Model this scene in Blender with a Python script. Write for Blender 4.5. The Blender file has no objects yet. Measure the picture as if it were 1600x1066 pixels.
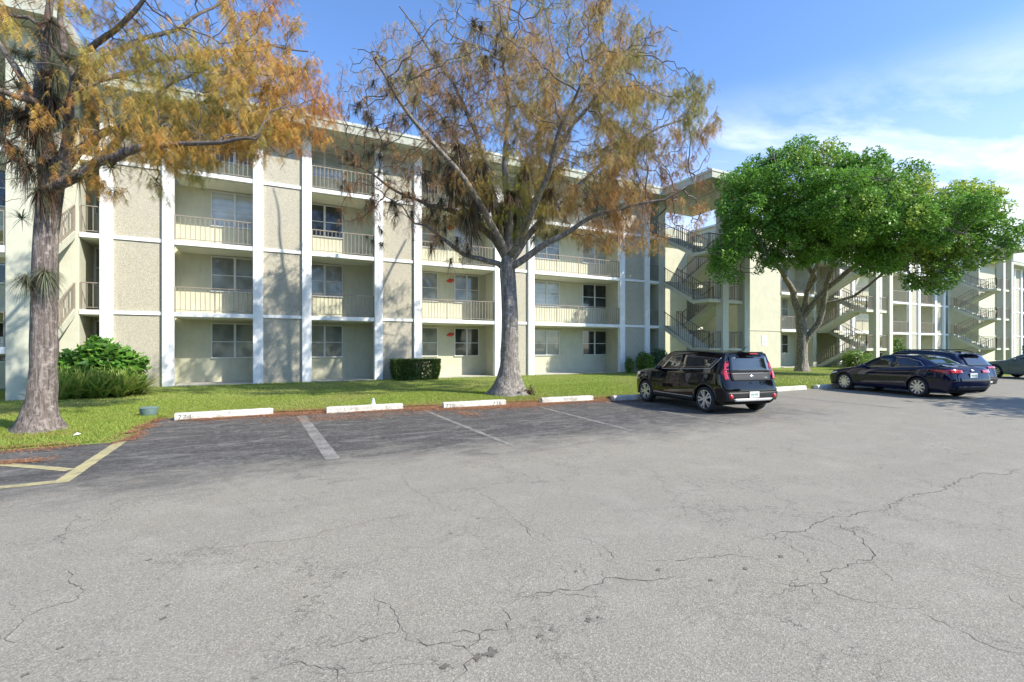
import bpy, math, random
import numpy as np
from mathutils import Vector
R = math.radians
random.seed(7)
scene = bpy.context.scene
COL = scene.collection

# ------------------------------------------------------------------ helpers
def tag(o, label=None, cat=None, group=None, kind=None):
    if label: o['label'] = label
    if cat: o['category'] = cat
    if group: o['group'] = group
    if kind: o['kind'] = kind
    return o

def empty(name, loc=(0, 0, 0), rz=0.0, label=None, cat=None, group=None):
    o = bpy.data.objects.new(name, None)
    o.empty_display_size = 0.2
    o.location = loc
    o.rotation_euler = (0, 0, rz)
    COL.objects.link(o)
    return tag(o, label, cat, group)

def copy_tree(o, parent=None):
    c = o.copy()
    COL.objects.link(c)
    c.parent = parent
    for ch in [x for x in bpy.data.objects if x.parent == o]:
        copy_tree(ch, c)
    return c

def link(name, me, parent=None):
    o = bpy.data.objects.new(name, me)
    COL.objects.link(o)
    if parent is not None:
        o.parent = parent
    return o

def np_mesh(name, V, Fc, mats, parent=None, smooth=False, col=None, midx=None):
    """V (n,3), Fc (m,k) array of faces with the same corner count"""
    me = bpy.data.meshes.new(name)
    V = np.asarray(V, np.float32); Fc = np.asarray(Fc, np.int32)
    n = len(V); m, k = Fc.shape
    me.vertices.add(n); me.vertices.foreach_set('co', V.ravel())
    me.loops.add(m*k); me.loops.foreach_set('vertex_index', Fc.ravel())
    me.polygons.add(m)
    me.polygons.foreach_set('loop_start', np.arange(0, m*k, k, dtype=np.int32))
    me.polygons.foreach_set('loop_total', np.full(m, k, np.int32))
    if smooth: me.polygons.foreach_set('use_smooth', np.ones(m, bool))
    if midx is not None: me.polygons.foreach_set('material_index', np.asarray(midx, np.int32))
    if not isinstance(mats, (list, tuple)): mats = [mats]
    for mt in mats: me.materials.append(mt)
    if col is not None:
        a = me.color_attributes.new('Col', 'FLOAT_COLOR', 'POINT')
        c4 = np.ones((n, 4), np.float32); c4[:, :3] = col
        a.data.foreach_set('color', c4.ravel())
    me.update(calc_edges=True)
    return link(name, me, parent)

class MB:
    """collects shapes; build() links them as one mesh object"""
    def __init__(s): s.v = []; s.f = []; s.m = []
    def add(s, vs, fs, m=0):
        b = len(s.v); s.v += [tuple(v) for v in vs]
        for f in fs: s.f.append(tuple(b+i for i in f)); s.m.append(m)
    def box(s, x0, x1, y0, y1, z0, z1, m=0):
        s.add([(x0,y0,z0),(x1,y0,z0),(x1,y1,z0),(x0,y1,z0),(x0,y0,z1),(x1,y0,z1),(x1,y1,z1),(x0,y1,z1)],
              [(0,3,2,1),(4,5,6,7),(0,1,5,4),(1,2,6,5),(2,3,7,6),(3,0,4,7)], m)
    def bar(s, a, b, w, h=None, m=0, up=(0,0,1)):
        """square bar from a to b"""
        a = Vector(a); b = Vector(b); d = (b-a).normalized(); h = h or w
        u = Vector(up)
        if abs(d.dot(u)) > .98: u = Vector((0,1,0))
        r = d.cross(u).normalized()*(w/2); t = r.cross(d).normalized()*(h/2)
        vs = [a-r-t, a+r-t, a+r+t, a-r+t, b-r-t, b+r-t, b+r+t, b-r+t]
        s.add(vs, [(0,1,2,3),(7,6,5,4),(0,4,5,1),(1,5,6,2),(2,6,7,3),(3,7,4,0)], m)
    def tube(s, pts, rads, n=8, m=0, cap=True):
        pts = [Vector(p) for p in pts]
        if not isinstance(rads, (list, tuple)): rads = [rads]*len(pts)
        b = len(s.v); ref = Vector((0,0,1))
        for i, p in enumerate(pts):
            d = (pts[min(i+1, len(pts)-1)]-pts[max(i-1, 0)]).normalized()
            if abs(d.dot(ref)) > .95: ref = Vector((1,0,0))
            x = d.cross(ref).normalized(); y = x.cross(d)
            for k in range(n):
                a = 2*math.pi*k/n
                s.v.append(tuple(p+(x*math.cos(a)+y*math.sin(a))*rads[i]))
        for i in range(len(pts)-1):
            for k in range(n):
                s.f.append((b+i*n+k, b+i*n+(k+1)%n, b+(i+1)*n+(k+1)%n, b+(i+1)*n+k)); s.m.append(m)
        if cap:
            s.f.append(tuple(b+k for k in range(n))[::-1]); s.m.append(m)
            e = b+(len(pts)-1)*n
            s.f.append(tuple(e+k for k in range(n))); s.m.append(m)
    def lathe(s, prof, c=(0,0,0), axis='z', n=24, m=0):
        """prof list of (r, h)"""
        b = len(s.v)
        for r, h in prof:
            for k in range(n):
                a = 2*math.pi*k/n; p = (r*math.cos(a), r*math.sin(a), h)
                if axis == 'y': p = (p[0], p[2], p[1])
                if axis == 'x': p = (p[2], p[0], p[1])
                s.v.append((c[0]+p[0], c[1]+p[1], c[2]+p[2]))
        for i in range(len(prof)-1):
            for k in range(n):
                s.f.append((b+i*n+k, b+i*n+(k+1)%n, b+(i+1)*n+(k+1)%n, b+(i+1)*n+k)); s.m.append(m)
    def prism_x(s, poly, x0, x1, m=0):
        """polygon of (y,z) extruded along x"""
        n = len(poly)
        vs = [(x0,)+p for p in poly]+[(x1,)+p for p in poly]
        fs = [tuple(range(n))[::-1], tuple(range(n, 2*n))]+[(i, (i+1)%n, n+(i+1)%n, n+i) for i in range(n)]
        s.add(vs, fs, m)
    def build(s, name, mats, parent=None, smooth=False, bevel=0, off=None):
        me = bpy.data.meshes.new(name)
        v = s.v
        if off: v = [(a-off[0], b-off[1], c-off[2]) for a, b, c in v]
        me.from_pydata(v, [], s.f)
        if not isinstance(mats, (list, tuple)): mats = [mats]
        for mt in mats: me.materials.append(mt)
        me.polygons.foreach_set('material_index', s.m)
        if smooth: me.polygons.foreach_set('use_smooth', [True]*len(s.f))
        me.update()
        o = link(name, me, parent)
        if bevel:
            md = o.modifiers.new('bevel', 'BEVEL'); md.width = bevel; md.segments = 2
            md.limit_method = 'ANGLE'
        return o

# ------------------------------------------------------------------ materials
class NT:
    def __init__(s, name, world=False):
        if world: s.t = name.node_tree
        else:
            s.mat = bpy.data.materials.new(name); s.mat.use_nodes = True; s.t = s.mat.node_tree
        s.t.nodes.clear()
    def n(s, typ, ins=None, **kw):
        nd = s.t.nodes.new(typ)
        for k, v in kw.items(): setattr(nd, k, v)
        for k, v in (ins or {}).items():
            i = nd.inputs[k]
            if isinstance(v, tuple) and len(v) == 2 and hasattr(v[0], 'outputs'): s.t.links.new(v[0].outputs[v[1]], i)
            elif hasattr(v, 'outputs'): s.t.links.new(v.outputs[0], i)
            else: i.default_value = v
        return nd
    def math(s, op, a, b=0.0, c=0.0, clamp=False):
        return s.n('ShaderNodeMath', {0: a, 1: b, 2: c}, operation=op, use_clamp=clamp)
    def noise(s, vec, scale, detail=4, rough=.55, dist=0.0):
        ins = {'Scale': scale, 'Detail': detail, 'Roughness': rough, 'Distortion': dist}
        if vec is not None: ins['Vector'] = vec
        return s.n('ShaderNodeTexNoise', ins)
    def ramp(s, fac, stops, interp='LINEAR'):
        nd = s.n('ShaderNodeValToRGB', {0: fac}); cr = nd.color_ramp; cr.interpolation = interp
        while len(cr.elements) < len(stops): cr.elements.new(.5)
        for e, (p, c) in zip(cr.elements, stops):
            e.position = p
            e.color = (c, c, c, 1) if isinstance(c, (int, float)) else tuple(c)+(1,)
        return nd
    def mix(s, fac, a, b, blend='MIX'):
        nd = s.t.nodes.new('ShaderNodeMix'); nd.data_type = 'RGBA'; nd.blend_type = blend
        for idx, v in ((0, fac), (6, a), (7, b)):
            i = nd.inputs[idx]
            if isinstance(v, tuple) and hasattr(v[0], 'outputs'): s.t.links.new(v[0].outputs[v[1]], i)
            elif hasattr(v, 'outputs'): s.t.links.new(v.outputs[2 if v.bl_idname == 'ShaderNodeMix' else 0], i)
            elif isinstance(v, (int, float)): i.default_value = v
            else: i.default_value = tuple(v)+(1,)
        return nd
    def c(s, nd):   # colour output socket of a mix node as tuple for n()
        return (nd, 2) if nd.bl_idname == 'ShaderNodeMix' else nd
    def obj(s): return s.n('ShaderNodeTexCoord')
    def bump(s, h, strength=.3, dist=.01):
        return s.n('ShaderNodeBump', {'Height': s.c(h) if hasattr(h, 'outputs') else h, 'Strength': strength, 'Distance': dist})
    def out(s, color, rough=.7, bump=None, **kw):
        ins = {'Base Color': s.c(color) if hasattr(color, 'outputs') else tuple(color)+(1,), 'Roughness': rough}
        if bump: ins['Normal'] = bump
        ins.update(kw)
        p = s.n('ShaderNodeBsdfPrincipled', ins)
        s.n('ShaderNodeOutputMaterial', {'Surface': p})
        s.p = p
        return s.mat

def gpos(t):
    g = t.n('ShaderNodeNewGeometry'); return (g, 'Position')

def paint(name, col, rough=.6, var=.06, scale=3.0, dirt=.0, bscale=60, bs=.08):
    t = NT(name); P = gpos(t)
    n1 = t.noise(P, scale, 6, .6)
    lo = tuple(c*(1-var*2) for c in col); hi = tuple(min(1, c*(1+var)) for c in col)
    c = t.ramp(n1, [(.3, lo), (.7, hi)])
    if dirt:
        mp = t.n('ShaderNodeMapping', {'Vector': P, 'Scale': (2.2, 2.2, .35)})
        n2 = t.noise(mp, 2.5, 6, .7)
        d = t.ramp(n2, [(.52, 0.0), (.75, dirt)])
        c = t.mix(d, c, tuple(x*.45 for x in col))
    b = t.bump(t.noise(P, bscale, 3), bs, .005)
    return t.out(c, rough, b)

M = {}
M['cream'] = paint('cream_stucco', (.53, .522, .385), .8, .05, 2, .28)
M['cream2'] = paint('pale_stucco', (.495, .485, .37), .8, .04, 2, .12)
M['white'] = paint('white_paint', (.82, .83, .82), .6, .05, 3, .22)
M['fascia'] = paint('grey_green_fascia', (.42, .43, .35), .8, .06, 2, .3)
M['coping'] = paint('grey_coping', (.50, .52, .45), .6, .05, 3, .2)
M['column'] = paint('tower_paint', (.54, .54, .43), .75, .04, 3, .15)
M['soffit'] = paint('soffit_paint', (.62, .61, .48), .8, .04, 3, .1)
M['concrete'] = paint('concrete', (.52, .50, .44), .85, .10, 4, .25)
M['rail'] = paint('railing_paint', (.27, .23, .18), .5, .05, 6)
M['rail_shade_vent'] = paint('shaded_rail_and_vent_paint', (.16, .14, .13), .5, .05, 6)  # railing colour with the near tower's shade painted in; also the dark vent cap
M['frame'] = paint('window_frame_paint', (.62, .63, .60), .4, .03, 6)
M['door'] = paint('door_paint', (.48, .46, .36), .5, .05, 3)
M['doordark'] = paint('dark_door_paint', (.10, .08, .06), .5, .05, 3)
M['chrome'] = NT('chrome').out((.75, .75, .76), .15, Metallic=1.0)
M['rubber'] = paint('tyre_rubber', (.022, .022, .023), .75, .1, 20)
M['black'] = paint('black_plastic', (.02, .02, .021), .5, .1, 20)
M['well'] = NT('wheel_well_black').out((.006, .006, .006), .9)
M['rim'] = NT('alloy_rim').out((.62, .62, .63), .3, Metallic=.7)
M['redlamp'] = NT('red_lamp_lens').out((.42, .008, .014), .12, **{'Coat Weight': 1.0})
M['clearlamp'] = NT('clear_lamp_lens').out((.75, .76, .8), .08, **{'Coat Weight': 1.0})
M['plate'] = NT('plate_white').out((.75, .77, .75), .4)
M['plateink'] = NT('plate_ink').out((.10, .25, .16), .5)
M['silver'] = NT('silver_trim').out((.7, .7, .7), .35, Metallic=.3)
M['carglass'] = NT('tinted_car_glass').out((.012, .014, .016), .03, **{'Coat Weight': .6, 'Specular IOR Level': .9})
def carpaint(name, col):
    t = NT(name)
    return t.out(col, .35, None, **{'Coat Weight': 1.0, 'Coat Roughness': .01, 'Specular IOR Level': 0.0, 'Coat IOR': 1.5})
M['carblack'] = carpaint('black_car_paint', (.004, .004, .005))
M['carnavy'] = carpaint('navy_car_paint', (.004, .006, .030))
M['cargrey'] = carpaint('slate_grey_car_paint', (.13, .16, .17))
M['cardark'] = carpaint('dark_blue_car_paint', (.012, .018, .05))
M['red'] = paint('red_enamel', (.55, .05, .03), .4, .1, 10)
M['green_box'] = paint('grey_green_plastic', (.13, .20, .185), .55, .08, 12)

def glass(name, dark, light, slat=28.0, fac=.5):
    """window glass with closed blinds behind"""
    t = NT(name); P = gpos(t)
    sep = t.n('ShaderNodeSeparateXYZ', {0: P})
    w = t.math('SINE', t.math('MULTIPLY', (sep, 2), slat*6.283/2))
    n1 = t.noise(P, .9, 2)
    c = t.mix(t.ramp(n1, [(.42, 0.0), (.58, 1.0)]), dark, light)
    c = t.mix(t.math('MULTIPLY', t.math('ADD', t.math('MULTIPLY', w, .5), .5), .35), c, tuple(x*.55 for x in light))
    nb = t.bump(t.noise(P, .7, 1), .25, .15)
    return t.out(c, .06, None, **{'Coat Weight': .8, 'Coat Roughness': .02, 'Specular IOR Level': .3, 'Coat Normal': nb})
M['glassA'] = glass('window_glass_blinds', (.16, .17, .15), (.30, .31, .27))
M['glassB'] = glass('window_glass_dark', (.02, .025, .025), (.05, .055, .055))
M['glassC'] = glass('window_glass_curtain', (.36, .38, .36), (.50, .52, .50), 8)

# aggregate panel (pebble-dash)
t = NT('pebble_aggregate'); P = gpos(t)
v = t.n('ShaderNodeTexVoronoi', {'Vector': P, 'Scale': 72.0})
sepc = t.n('ShaderNodeSeparateColor', {0: (v, 'Color')})
c = t.ramp(sepc, [(0, (.25, .225, .17)), (.35, (.40, .37, .285)), (.7, (.475, .44, .345)), (1, (.60, .565, .46))])
c = t.mix(t.ramp(t.noise(P, 1.2, 5), [(.35, 0.0), (.7, .35)]), c, (.36, .34, .30))
mp = t.n('ShaderNodeMapping', {'Vector': P, 'Scale': (1.6, 1.6, .3)})
c = t.mix(t.ramp(t.noise(mp, 3, 5, .7), [(.55, 0.0), (.8, .35)]), c, (.24, .22, .19))
M['panel'] = t.out(c, .9, t.bump((v, 'Distance')[0], .5, .008))

# asphalt
def asphalt(name):
    t = NT(name); P = gpos(t)
    sep = t.n('ShaderNodeSeparateXYZ', {0: P})
    sp = t.noise(P, 75, 3, .75)
    sp2 = t.n('ShaderNodeTexVoronoi', {'Vector': P, 'Scale': 130.0})
    spc = t.n('ShaderNodeSeparateColor', {0: (sp2, 'Color')})
    base = t.ramp(spc, [(0, (.165, .15, .116)), (.45, (.248, .227, .180)), (.8, (.288, .266, .212)), (1, (.40, .375, .305))])
    base = t.mix(t.ramp(sp, [(.35, .55), (.52, 0.0)]), base, (.16, .15, .128))
    big = t.noise(P, .35, 5, .6, .4)
    base = t.mix(t.ramp(big, [(.35, .30), (.65, 0.0)]), base, (.21, .202, .18))
    mpt = t.n('ShaderNodeMapping', {'Vector': P, 'Scale': (.12, 1.1, 1), 'Rotation': (0, 0, -.12)})
    base = t.mix(t.ramp(t.noise(mpt, 1.0, 6, .6, .5), [(.48, 0.0), (.7, .28)]), base, (.19, .178, .148))
    base = t.mix(t.ramp(t.noise(P, 1.7, 6, .65), [(.5, 0.0), (.72, .22)]), base, (.38, .362, .31))
    # sealed, darker stalls
    warp = t.noise(P, .9, 6, .7, .8)
    mps = t.n('ShaderNodeMapping', {'Vector': P, 'Scale': (.75, 1.5, 1)})
    streak = t.noise(mps, 1.3, 9, .74, 1.2)
    edge = t.math('ADD', (sep, 1), t.math('MULTIPLY', t.math('SUBTRACT', streak, .5), 3.4))
    edge = t.math('ADD', edge, t.math('MULTIPLY', t.math('SUBTRACT', warp, .5), 1.6))
    m1 = t.n('ShaderNodeMapRange', {'Value': edge, 'From Min': 5.9, 'From Max': 8.1}, interpolation_type='SMOOTHSTEP')
    xe = t.math('ADD', (sep, 0), t.math('MULTIPLY', t.math('SUBTRACT', warp, .5), 9.0))
    m2 = t.n('ShaderNodeMapRange', {'Value': xe, 'From Min': 8.5, 'From Max': 14.5, 'To Min': 1.0, 'To Max': .12}, interpolation_type='SMOOTHSTEP')
    mask = t.math('MULTIPLY', m1, m2)
    seal = t.ramp(spc, [(0, (.016, .015, .016)), (.6, (.036, .034, .034)), (1, (.085, .08, .077))])
    wear = t.ramp(t.noise(mps, 1.1, 12, .80, 2.0), [(.47, 0.0), (.58, .30), (.70, .85)])
    seal = t.mix(wear, seal, (.27, .258, .232))
    wear2 = t.ramp(t.noise(P, 11, 9, .8, .5), [(.50, 0.0), (.61, .5)])
    seal = t.mix(wear2, seal, (.20, .19, .172))
    col = t.mix(t.math('MULTIPLY', mask, .97), base, seal)
    # hairline map cracking
    wv = t.n('ShaderNodeVectorMath', {0: P, 1: (t.noise(P, 2.2, 5, .7), 'Color')}, operation='ADD')
    cr = t.n('ShaderNodeTexVoronoi', {'Vector': wv, 'Scale': .95}, feature='DISTANCE_TO_EDGE')
    cm = t.ramp(cr, [(0.0, 1.0), (.005, .5), (.010, 0.0)])
    cw = t.ramp(t.noise(P, .45, 3), [(.38, 0.0), (.54, .7)])
    col = t.mix(t.math('MULTIPLY', cm, cw), col, (.06, .058, .052))
    cr2 = t.n('ShaderNodeTexVoronoi', {'Vector': wv, 'Scale': 4.2}, feature='DISTANCE_TO_EDGE')
    cm2 = t.ramp(cr2, [(0.0, 1.0), (.028, 0.0)])
    cw2 = t.ramp(t.noise(P, .8, 3), [(.50, 0.0), (.62, .6)])
    col = t.mix(t.math('MULTIPLY', cm2, cw2), col, (.09, .086, .078))
    h = t.math('ADD', (sp2, 0), t.math('MULTIPLY', sp, .8))
    return t.out(col, .9, t.bump(h, .4, .004))
M['asphalt'] = asphalt('aged_asphalt')
t = NT('crack_dark'); P = gpos(t)
M['crack'] = t.out(t.ramp(t.noise(P, 30, 3), [(.3, (.05, .047, .04)), (.7, (.15, .14, .12))]), 1.0)
t = NT('tar_spot'); P = gpos(t)
M['spot'] = t.out(t.ramp(t.noise(P, 60, 3), [(.3, (.08, .072, .055)), (.7, (.17, .155, .125))]), .8)

def worn(name, col, under, lo=.42, hi=.56, rough=.8):
    t = NT(name); P = gpos(t)
    n1 = t.noise(P, 14, 8, .8)
    n2 = t.noise(P, 2.5, 4, .6)
    f = t.ramp(t.math('ADD', t.math('MULTIPLY', n1, .6), t.math('MULTIPLY', n2, .4)), [(lo, 0.0), (hi, 1.0)])
    return t.out(t.mix(f, under, col), rough, t.bump(t.noise(P, 90, 3), .4, .004))
M['yellow_line'] = worn('worn_yellow_paint', (.42, .37, .19), (.12, .115, .085), .34, .54)
M['white_line'] = worn('worn_white_paint', (.36, .345, .31), (.09, .086, .082), .40, .68)
M['stop'] = worn('painted_wheel_stop', (.66, .65, .58), (.33, .31, .26), .42, .55)
M['ink'] = worn('stencil_ink', (.10, .10, .10), (.45, .44, .40), .35, .5)
M['inkfaint'] = worn('faded_stencil_ink', (.38, .38, .37), (.66, .65, .6), .40, .60)

# lawn
t = NT('lawn_soil_grass'); P = gpos(t)
n1 = t.noise(P, 45, 6, .8); n2 = t.noise(P, .8, 5, .6)
c = t.ramp(n1, [(.3, (.07, .11, .015)), (.5, (.17, .235, .035)), (.7, (.28, .33, .075))])
c = t.mix(t.ramp(n2, [(.4, 0.0), (.7, .5)]), c, (.25, .25, .08))
M['lawn'] = t.out(c, .9, t.bump(n1, .8, .03))
def attrmat(name, rough=.6, trans=.35, spec=.3):
    t = NT(name)
    a = t.n('ShaderNodeAttribute', attribute_name='Col')
    p = t.n('ShaderNodeBsdfPrincipled', {'Base Color': (a, 'Color'), 'Roughness': rough, 'Specular IOR Level': spec})
    tr = t.n('ShaderNodeBsdfTranslucent', {'Color': (a, 'Color')})
    mx = t.n('ShaderNodeMixShader', {0: trans, 1: p, 2: tr})
    t.n('ShaderNodeOutputMaterial', {'Surface': mx})
    return t.mat
M['leaf'] = attrmat('leaf_tissue', .45, .38, .4)
M['blade'] = attrmat('grass_blade', .6, .35, .25)
M['feather'] = attrmat('autumn_needles', .7, .40, .2)
M['dry'] = attrmat('dry_needles', .9, .1, .1)

def bark(name, a, b, c3, sc=1.0):
    t = NT(name); P = gpos(t)
    mp = t.n('ShaderNodeMapping', {'Vector': P, 'Scale': (sc*1.3, sc*1.3, .10*sc)})
    n1 = t.noise(mp, 16, 8, .7, .8)
    n2 = t.noise(P, 9, 6, .7)
    n3 = t.noise(P, 2.0, 3, .5)
    c = t.ramp(n1, [(.32, a), (.5, b), (.66, c3)])
    c = t.mix(t.ramp(n2, [(.5, 0.0), (.68, .7)]), c, tuple(min(1, x*1.5+.03) for x in c3))
    c = t.mix(t.ramp(n3, [(.5, 0.0), (.7, .4)]), c, b)
    at_ = t.n('ShaderNodeAttribute', attribute_name='Col'); sr = t.n('ShaderNodeSeparateColor', {0: (at_, 'Color')})
    c = t.mix((sr, 0), (.14, .115, .10), c)
    return t.out(c, .95, t.bump(t.math('ADD', n1, t.math('MULTIPLY', n2, .4)), 1.0, .05))
M['bark1'] = bark('lichen_bark', (.045, .036, .032), (.155, .125, .11), (.33, .285, .25))
M['bark2'] = bark('grey_cypress_bark', (.055, .048, .04), (.185, .168, .145), (.37, .345, .31))
M['bark3'] = bark('grey_brown_bark', (.06, .05, .04), (.19, .165, .135), (.36, .33, .28))
M['twig'] = paint('twig_bark', (.22, .18, .15), .9, .2, 8)

# ------------------------------------------------------------------ camera, light, sky
YAW = R(27.3)
cam = bpy.data.cameras.new('camera'); co = link('camera', cam)
co.location = (0, 0, 1.6); co.rotation_euler = (R(90), 0, -YAW)
cam.sensor_width = 36; cam.lens = 36*746/1600; cam.shift_y = (543.3-533)/1600
cam.clip_start = .05; cam.clip_end = 3000
scene.camera = co

SUN_AZ = 37.0; SUN_EL = 40.0      # azimuth to the right of -Y
sv = Vector((math.sin(R(SUN_AZ))*math.cos(R(SUN_EL)), -math.cos(R(SUN_AZ))*math.cos(R(SUN_EL)), math.sin(R(SUN_EL))))
sl = bpy.data.lights.new('sun', 'SUN'); so = link('sun', sl)
sl.energy = 4.9; sl.angle = R(.55); sl.color = (1.0, .93, .80)
so.rotation_euler = sv.to_track_quat('Z', 'Y').to_euler()
so.location = (10, -10, 30)

w = bpy.data.worlds.new('World'); scene.world = w; w.use_nodes = True
t = NT(w, True)
sky = t.n('ShaderNodeTexSky', sky_type='NISHITA')
sky.sun_disc = False; sky.sun_elevation = R(SUN_EL); sky.sun_rotation = R(180-SUN_AZ)
sky.air_density = 1.0; sky.dust_density = .4; sky.ozone_density = 2.5; sky.altitude = 0
tc = t.n('ShaderNodeTexCoord')
sepn = t.n('ShaderNodeSeparateXYZ', {0: (tc, 'Generated')})
# high thin clouds: project the direction onto a flat layer
zz = t.math('MAXIMUM', (sepn, 2), .04)
cx = t.math('DIVIDE', (sepn, 0), zz); cy = t.math('DIVIDE', (sepn, 1), zz)
cv = t.n('ShaderNodeCombineXYZ', {0: cx, 1: cy, 2: 0.0})
mp = t.n('ShaderNodeMapping', {'Vector': cv, 'Scale': (.42, .75, 1), 'Rotation': (0, 0, .9), 'Location': (3.1, 1.7, 0)})
c1 = t.noise(mp, 1.0, 9, .62, .6)
cm = t.ramp(c1, [(.42, 0.0), (.62, 1.0)])
# clouds gather low over the right of the view
dirn = t.n('ShaderNodeVectorMath', {0: (tc, 'Generated'), 1: (.87, .44, .24)}, operation='DOT_PRODUCT')
dm = t.n('ShaderNodeMapRange', {'Value': (dirn, 'Value'), 'From Min': .86, 'From Max': .97}, interpolation_type='SMOOTHSTEP')
low = t.n('ShaderNodeMapRange', {'Value': (sepn, 2), 'From Min': .02, 'From Max': .55, 'To Min': 1.0, 'To Max': 0.0})
cf = t.math('MULTIPLY', t.math('ADD', t.math('MULTIPLY', dm, 1.0), .02), t.math('ADD', cm, t.math('MULTIPLY', low, .42)), clamp=True)
zb = t.n('ShaderNodeMapRange', {'Value': (sepn, 2), 'From Min': .32, 'From Max': .46, 'To Min': 1.0, 'To Max': 0.0}, interpolation_type='SMOOTHSTEP')
cf = t.math('MULTIPLY', cf, zb)
skyc = t.mix(1.0, sky, (1.18, 1.42, 1.75), 'MULTIPLY')
cc = t.mix(cf, skyc, (7.4, 8.0, 9.2))
bg = t.n('ShaderNodeBackground', {'Color': (cc, 2), 'Strength': .112})
t.n('ShaderNodeOutputWorld', {'Surface': bg})
scene.view_settings.view_transform = 'Standard'; scene.view_settings.look = 'None'
scene.view_settings.gamma = 1; scene.view_settings.exposure = .66
scene.render.engine = 'CYCLES'
# ------------------------------------------------------------------ ground
def sheet(name, pts, z, mat):
    me = bpy.data.meshes.new(name)
    me.from_pydata([(x, y, z) for x, y in pts], [], [tuple(range(len(pts)))])
    me.materials.append(mat); me.update()
    return tag(link(name, me), kind='structure')
sheet('ground', [(-600, -600), (900, -600), (900, 900), (-600, 900)], -.03, M['lawn'])
sheet('parking_lot', [(-80, -60), (160, -60), (160, 16), (-80, 16)], 0, M['asphalt'])
random.seed(3)
# lawn with a raised, slightly wandering edge
edge = [(-60, 10.2), (-10, 10.2), (-3.7, 10.2), (-2.3, 10.25), (-2.15, 10.6), (-2.2, 12.6), (-2.25, 13.15), (-1.9, 13.2), (.2, 13.0), (3.2, 12.62), (6, 12.3), (9, 11.95), (12.5, 11.6), (16.5, 11.25), (20, 11.15), (26, 11.1), (60, 11.0), (160, 11)]
pl = []
for i in range(len(edge)-1):
    a, b = edge[i], edge[i+1]
    L = math.dist(a, b); k = max(1, int(min(L, 12)/.12)) if L < 14 else 8
    for j in range(k):
        f = j/k; q = .02 if L < 14 else 0
        pl.append((a[0]+(b[0]-a[0])*f+random.uniform(-q, q), a[1]+(b[1]-a[1])*f+random.uniform(-q, q)))
pl.append(edge[-1])
mb = MB(); n = len(pl)
vs = [(x, y, .002) for x, y in pl]+[(x, y+.02, .018) for x, y in pl]+[(x, max(y+.4, 24.0), .085) for x, y in pl]
mb.add(vs, [(i, i+1, n+i+1, n+i) for i in range(n-1)]+[(n+i, n+i+1, 2*n+i+1, 2*n+i) for i in range(n-1)])
tag(mb.build('lawn', M['lawn']), kind='structure')
sheet('far_lawn', [(-80, 24), (160, 24), (160, 200), (-80, 200)], .085, M['lawn'])

def stripe(name, a, b, w, mat, z=.004, jit=.006):
    a = Vector(a); b = Vector(b); d = (b-a).normalized(); nrm = Vector((-d.y, d.x))
    k = max(2, int((b-a).length/.1)); mb = MB(); vs = []
    for i in range(k+1):
        p = a+(b-a)*i/k
        for s in (-1, 1):
            q = p+nrm*s*(w/2+random.uniform(-jit, jit)); vs.append((q.x, q.y, z))
    mb.add(vs, [(2*i, 2*i+1, 2*i+3, 2*i+2) for i in range(k)])
    return tag(mb.build(name, mat), kind='structure')
stripe('stall_line', (.74, 12.25), (.86, 7.25), .20, M['white_line'])
stripe('stall_line', (3.6, 11.85), (3.58, 6.95), .10, M['white_line'])
stripe('stall_line', (6.62, 11.95), (6.25, 6.85), .10, M['white_line'])
stripe('stall_line', (8.95, 11.3), (8.75, 6.9), .10, M['white_line'])
stripe('stall_line', (12.2, 10.9), (11.9, 6.6), .10, M['white_line'])
stripe('stall_line', (15.1, 10.9), (14.9, 6.5), .10, M['white_line'])
stripe('stall_line', (18.6, 10.8), (18.0, 6.4), .10, M['white_line'])
stripe('stall_line', (21.7, 10.8), (21.3, 6.4), .10, M['white_line'])
stripe('yellow_line', (-2.18, 10.25), (-2.16, 7.46), .16, M['yellow_line'])
stripe('yellow_line', (-2.24, 7.54), (-5.5, 7.40), .15, M['yellow_line'], .0045)
stripe('yellow_line', (-2.26, 8.18), (-4.5, 10.15), .14, M['yellow_line'], .0048)

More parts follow.
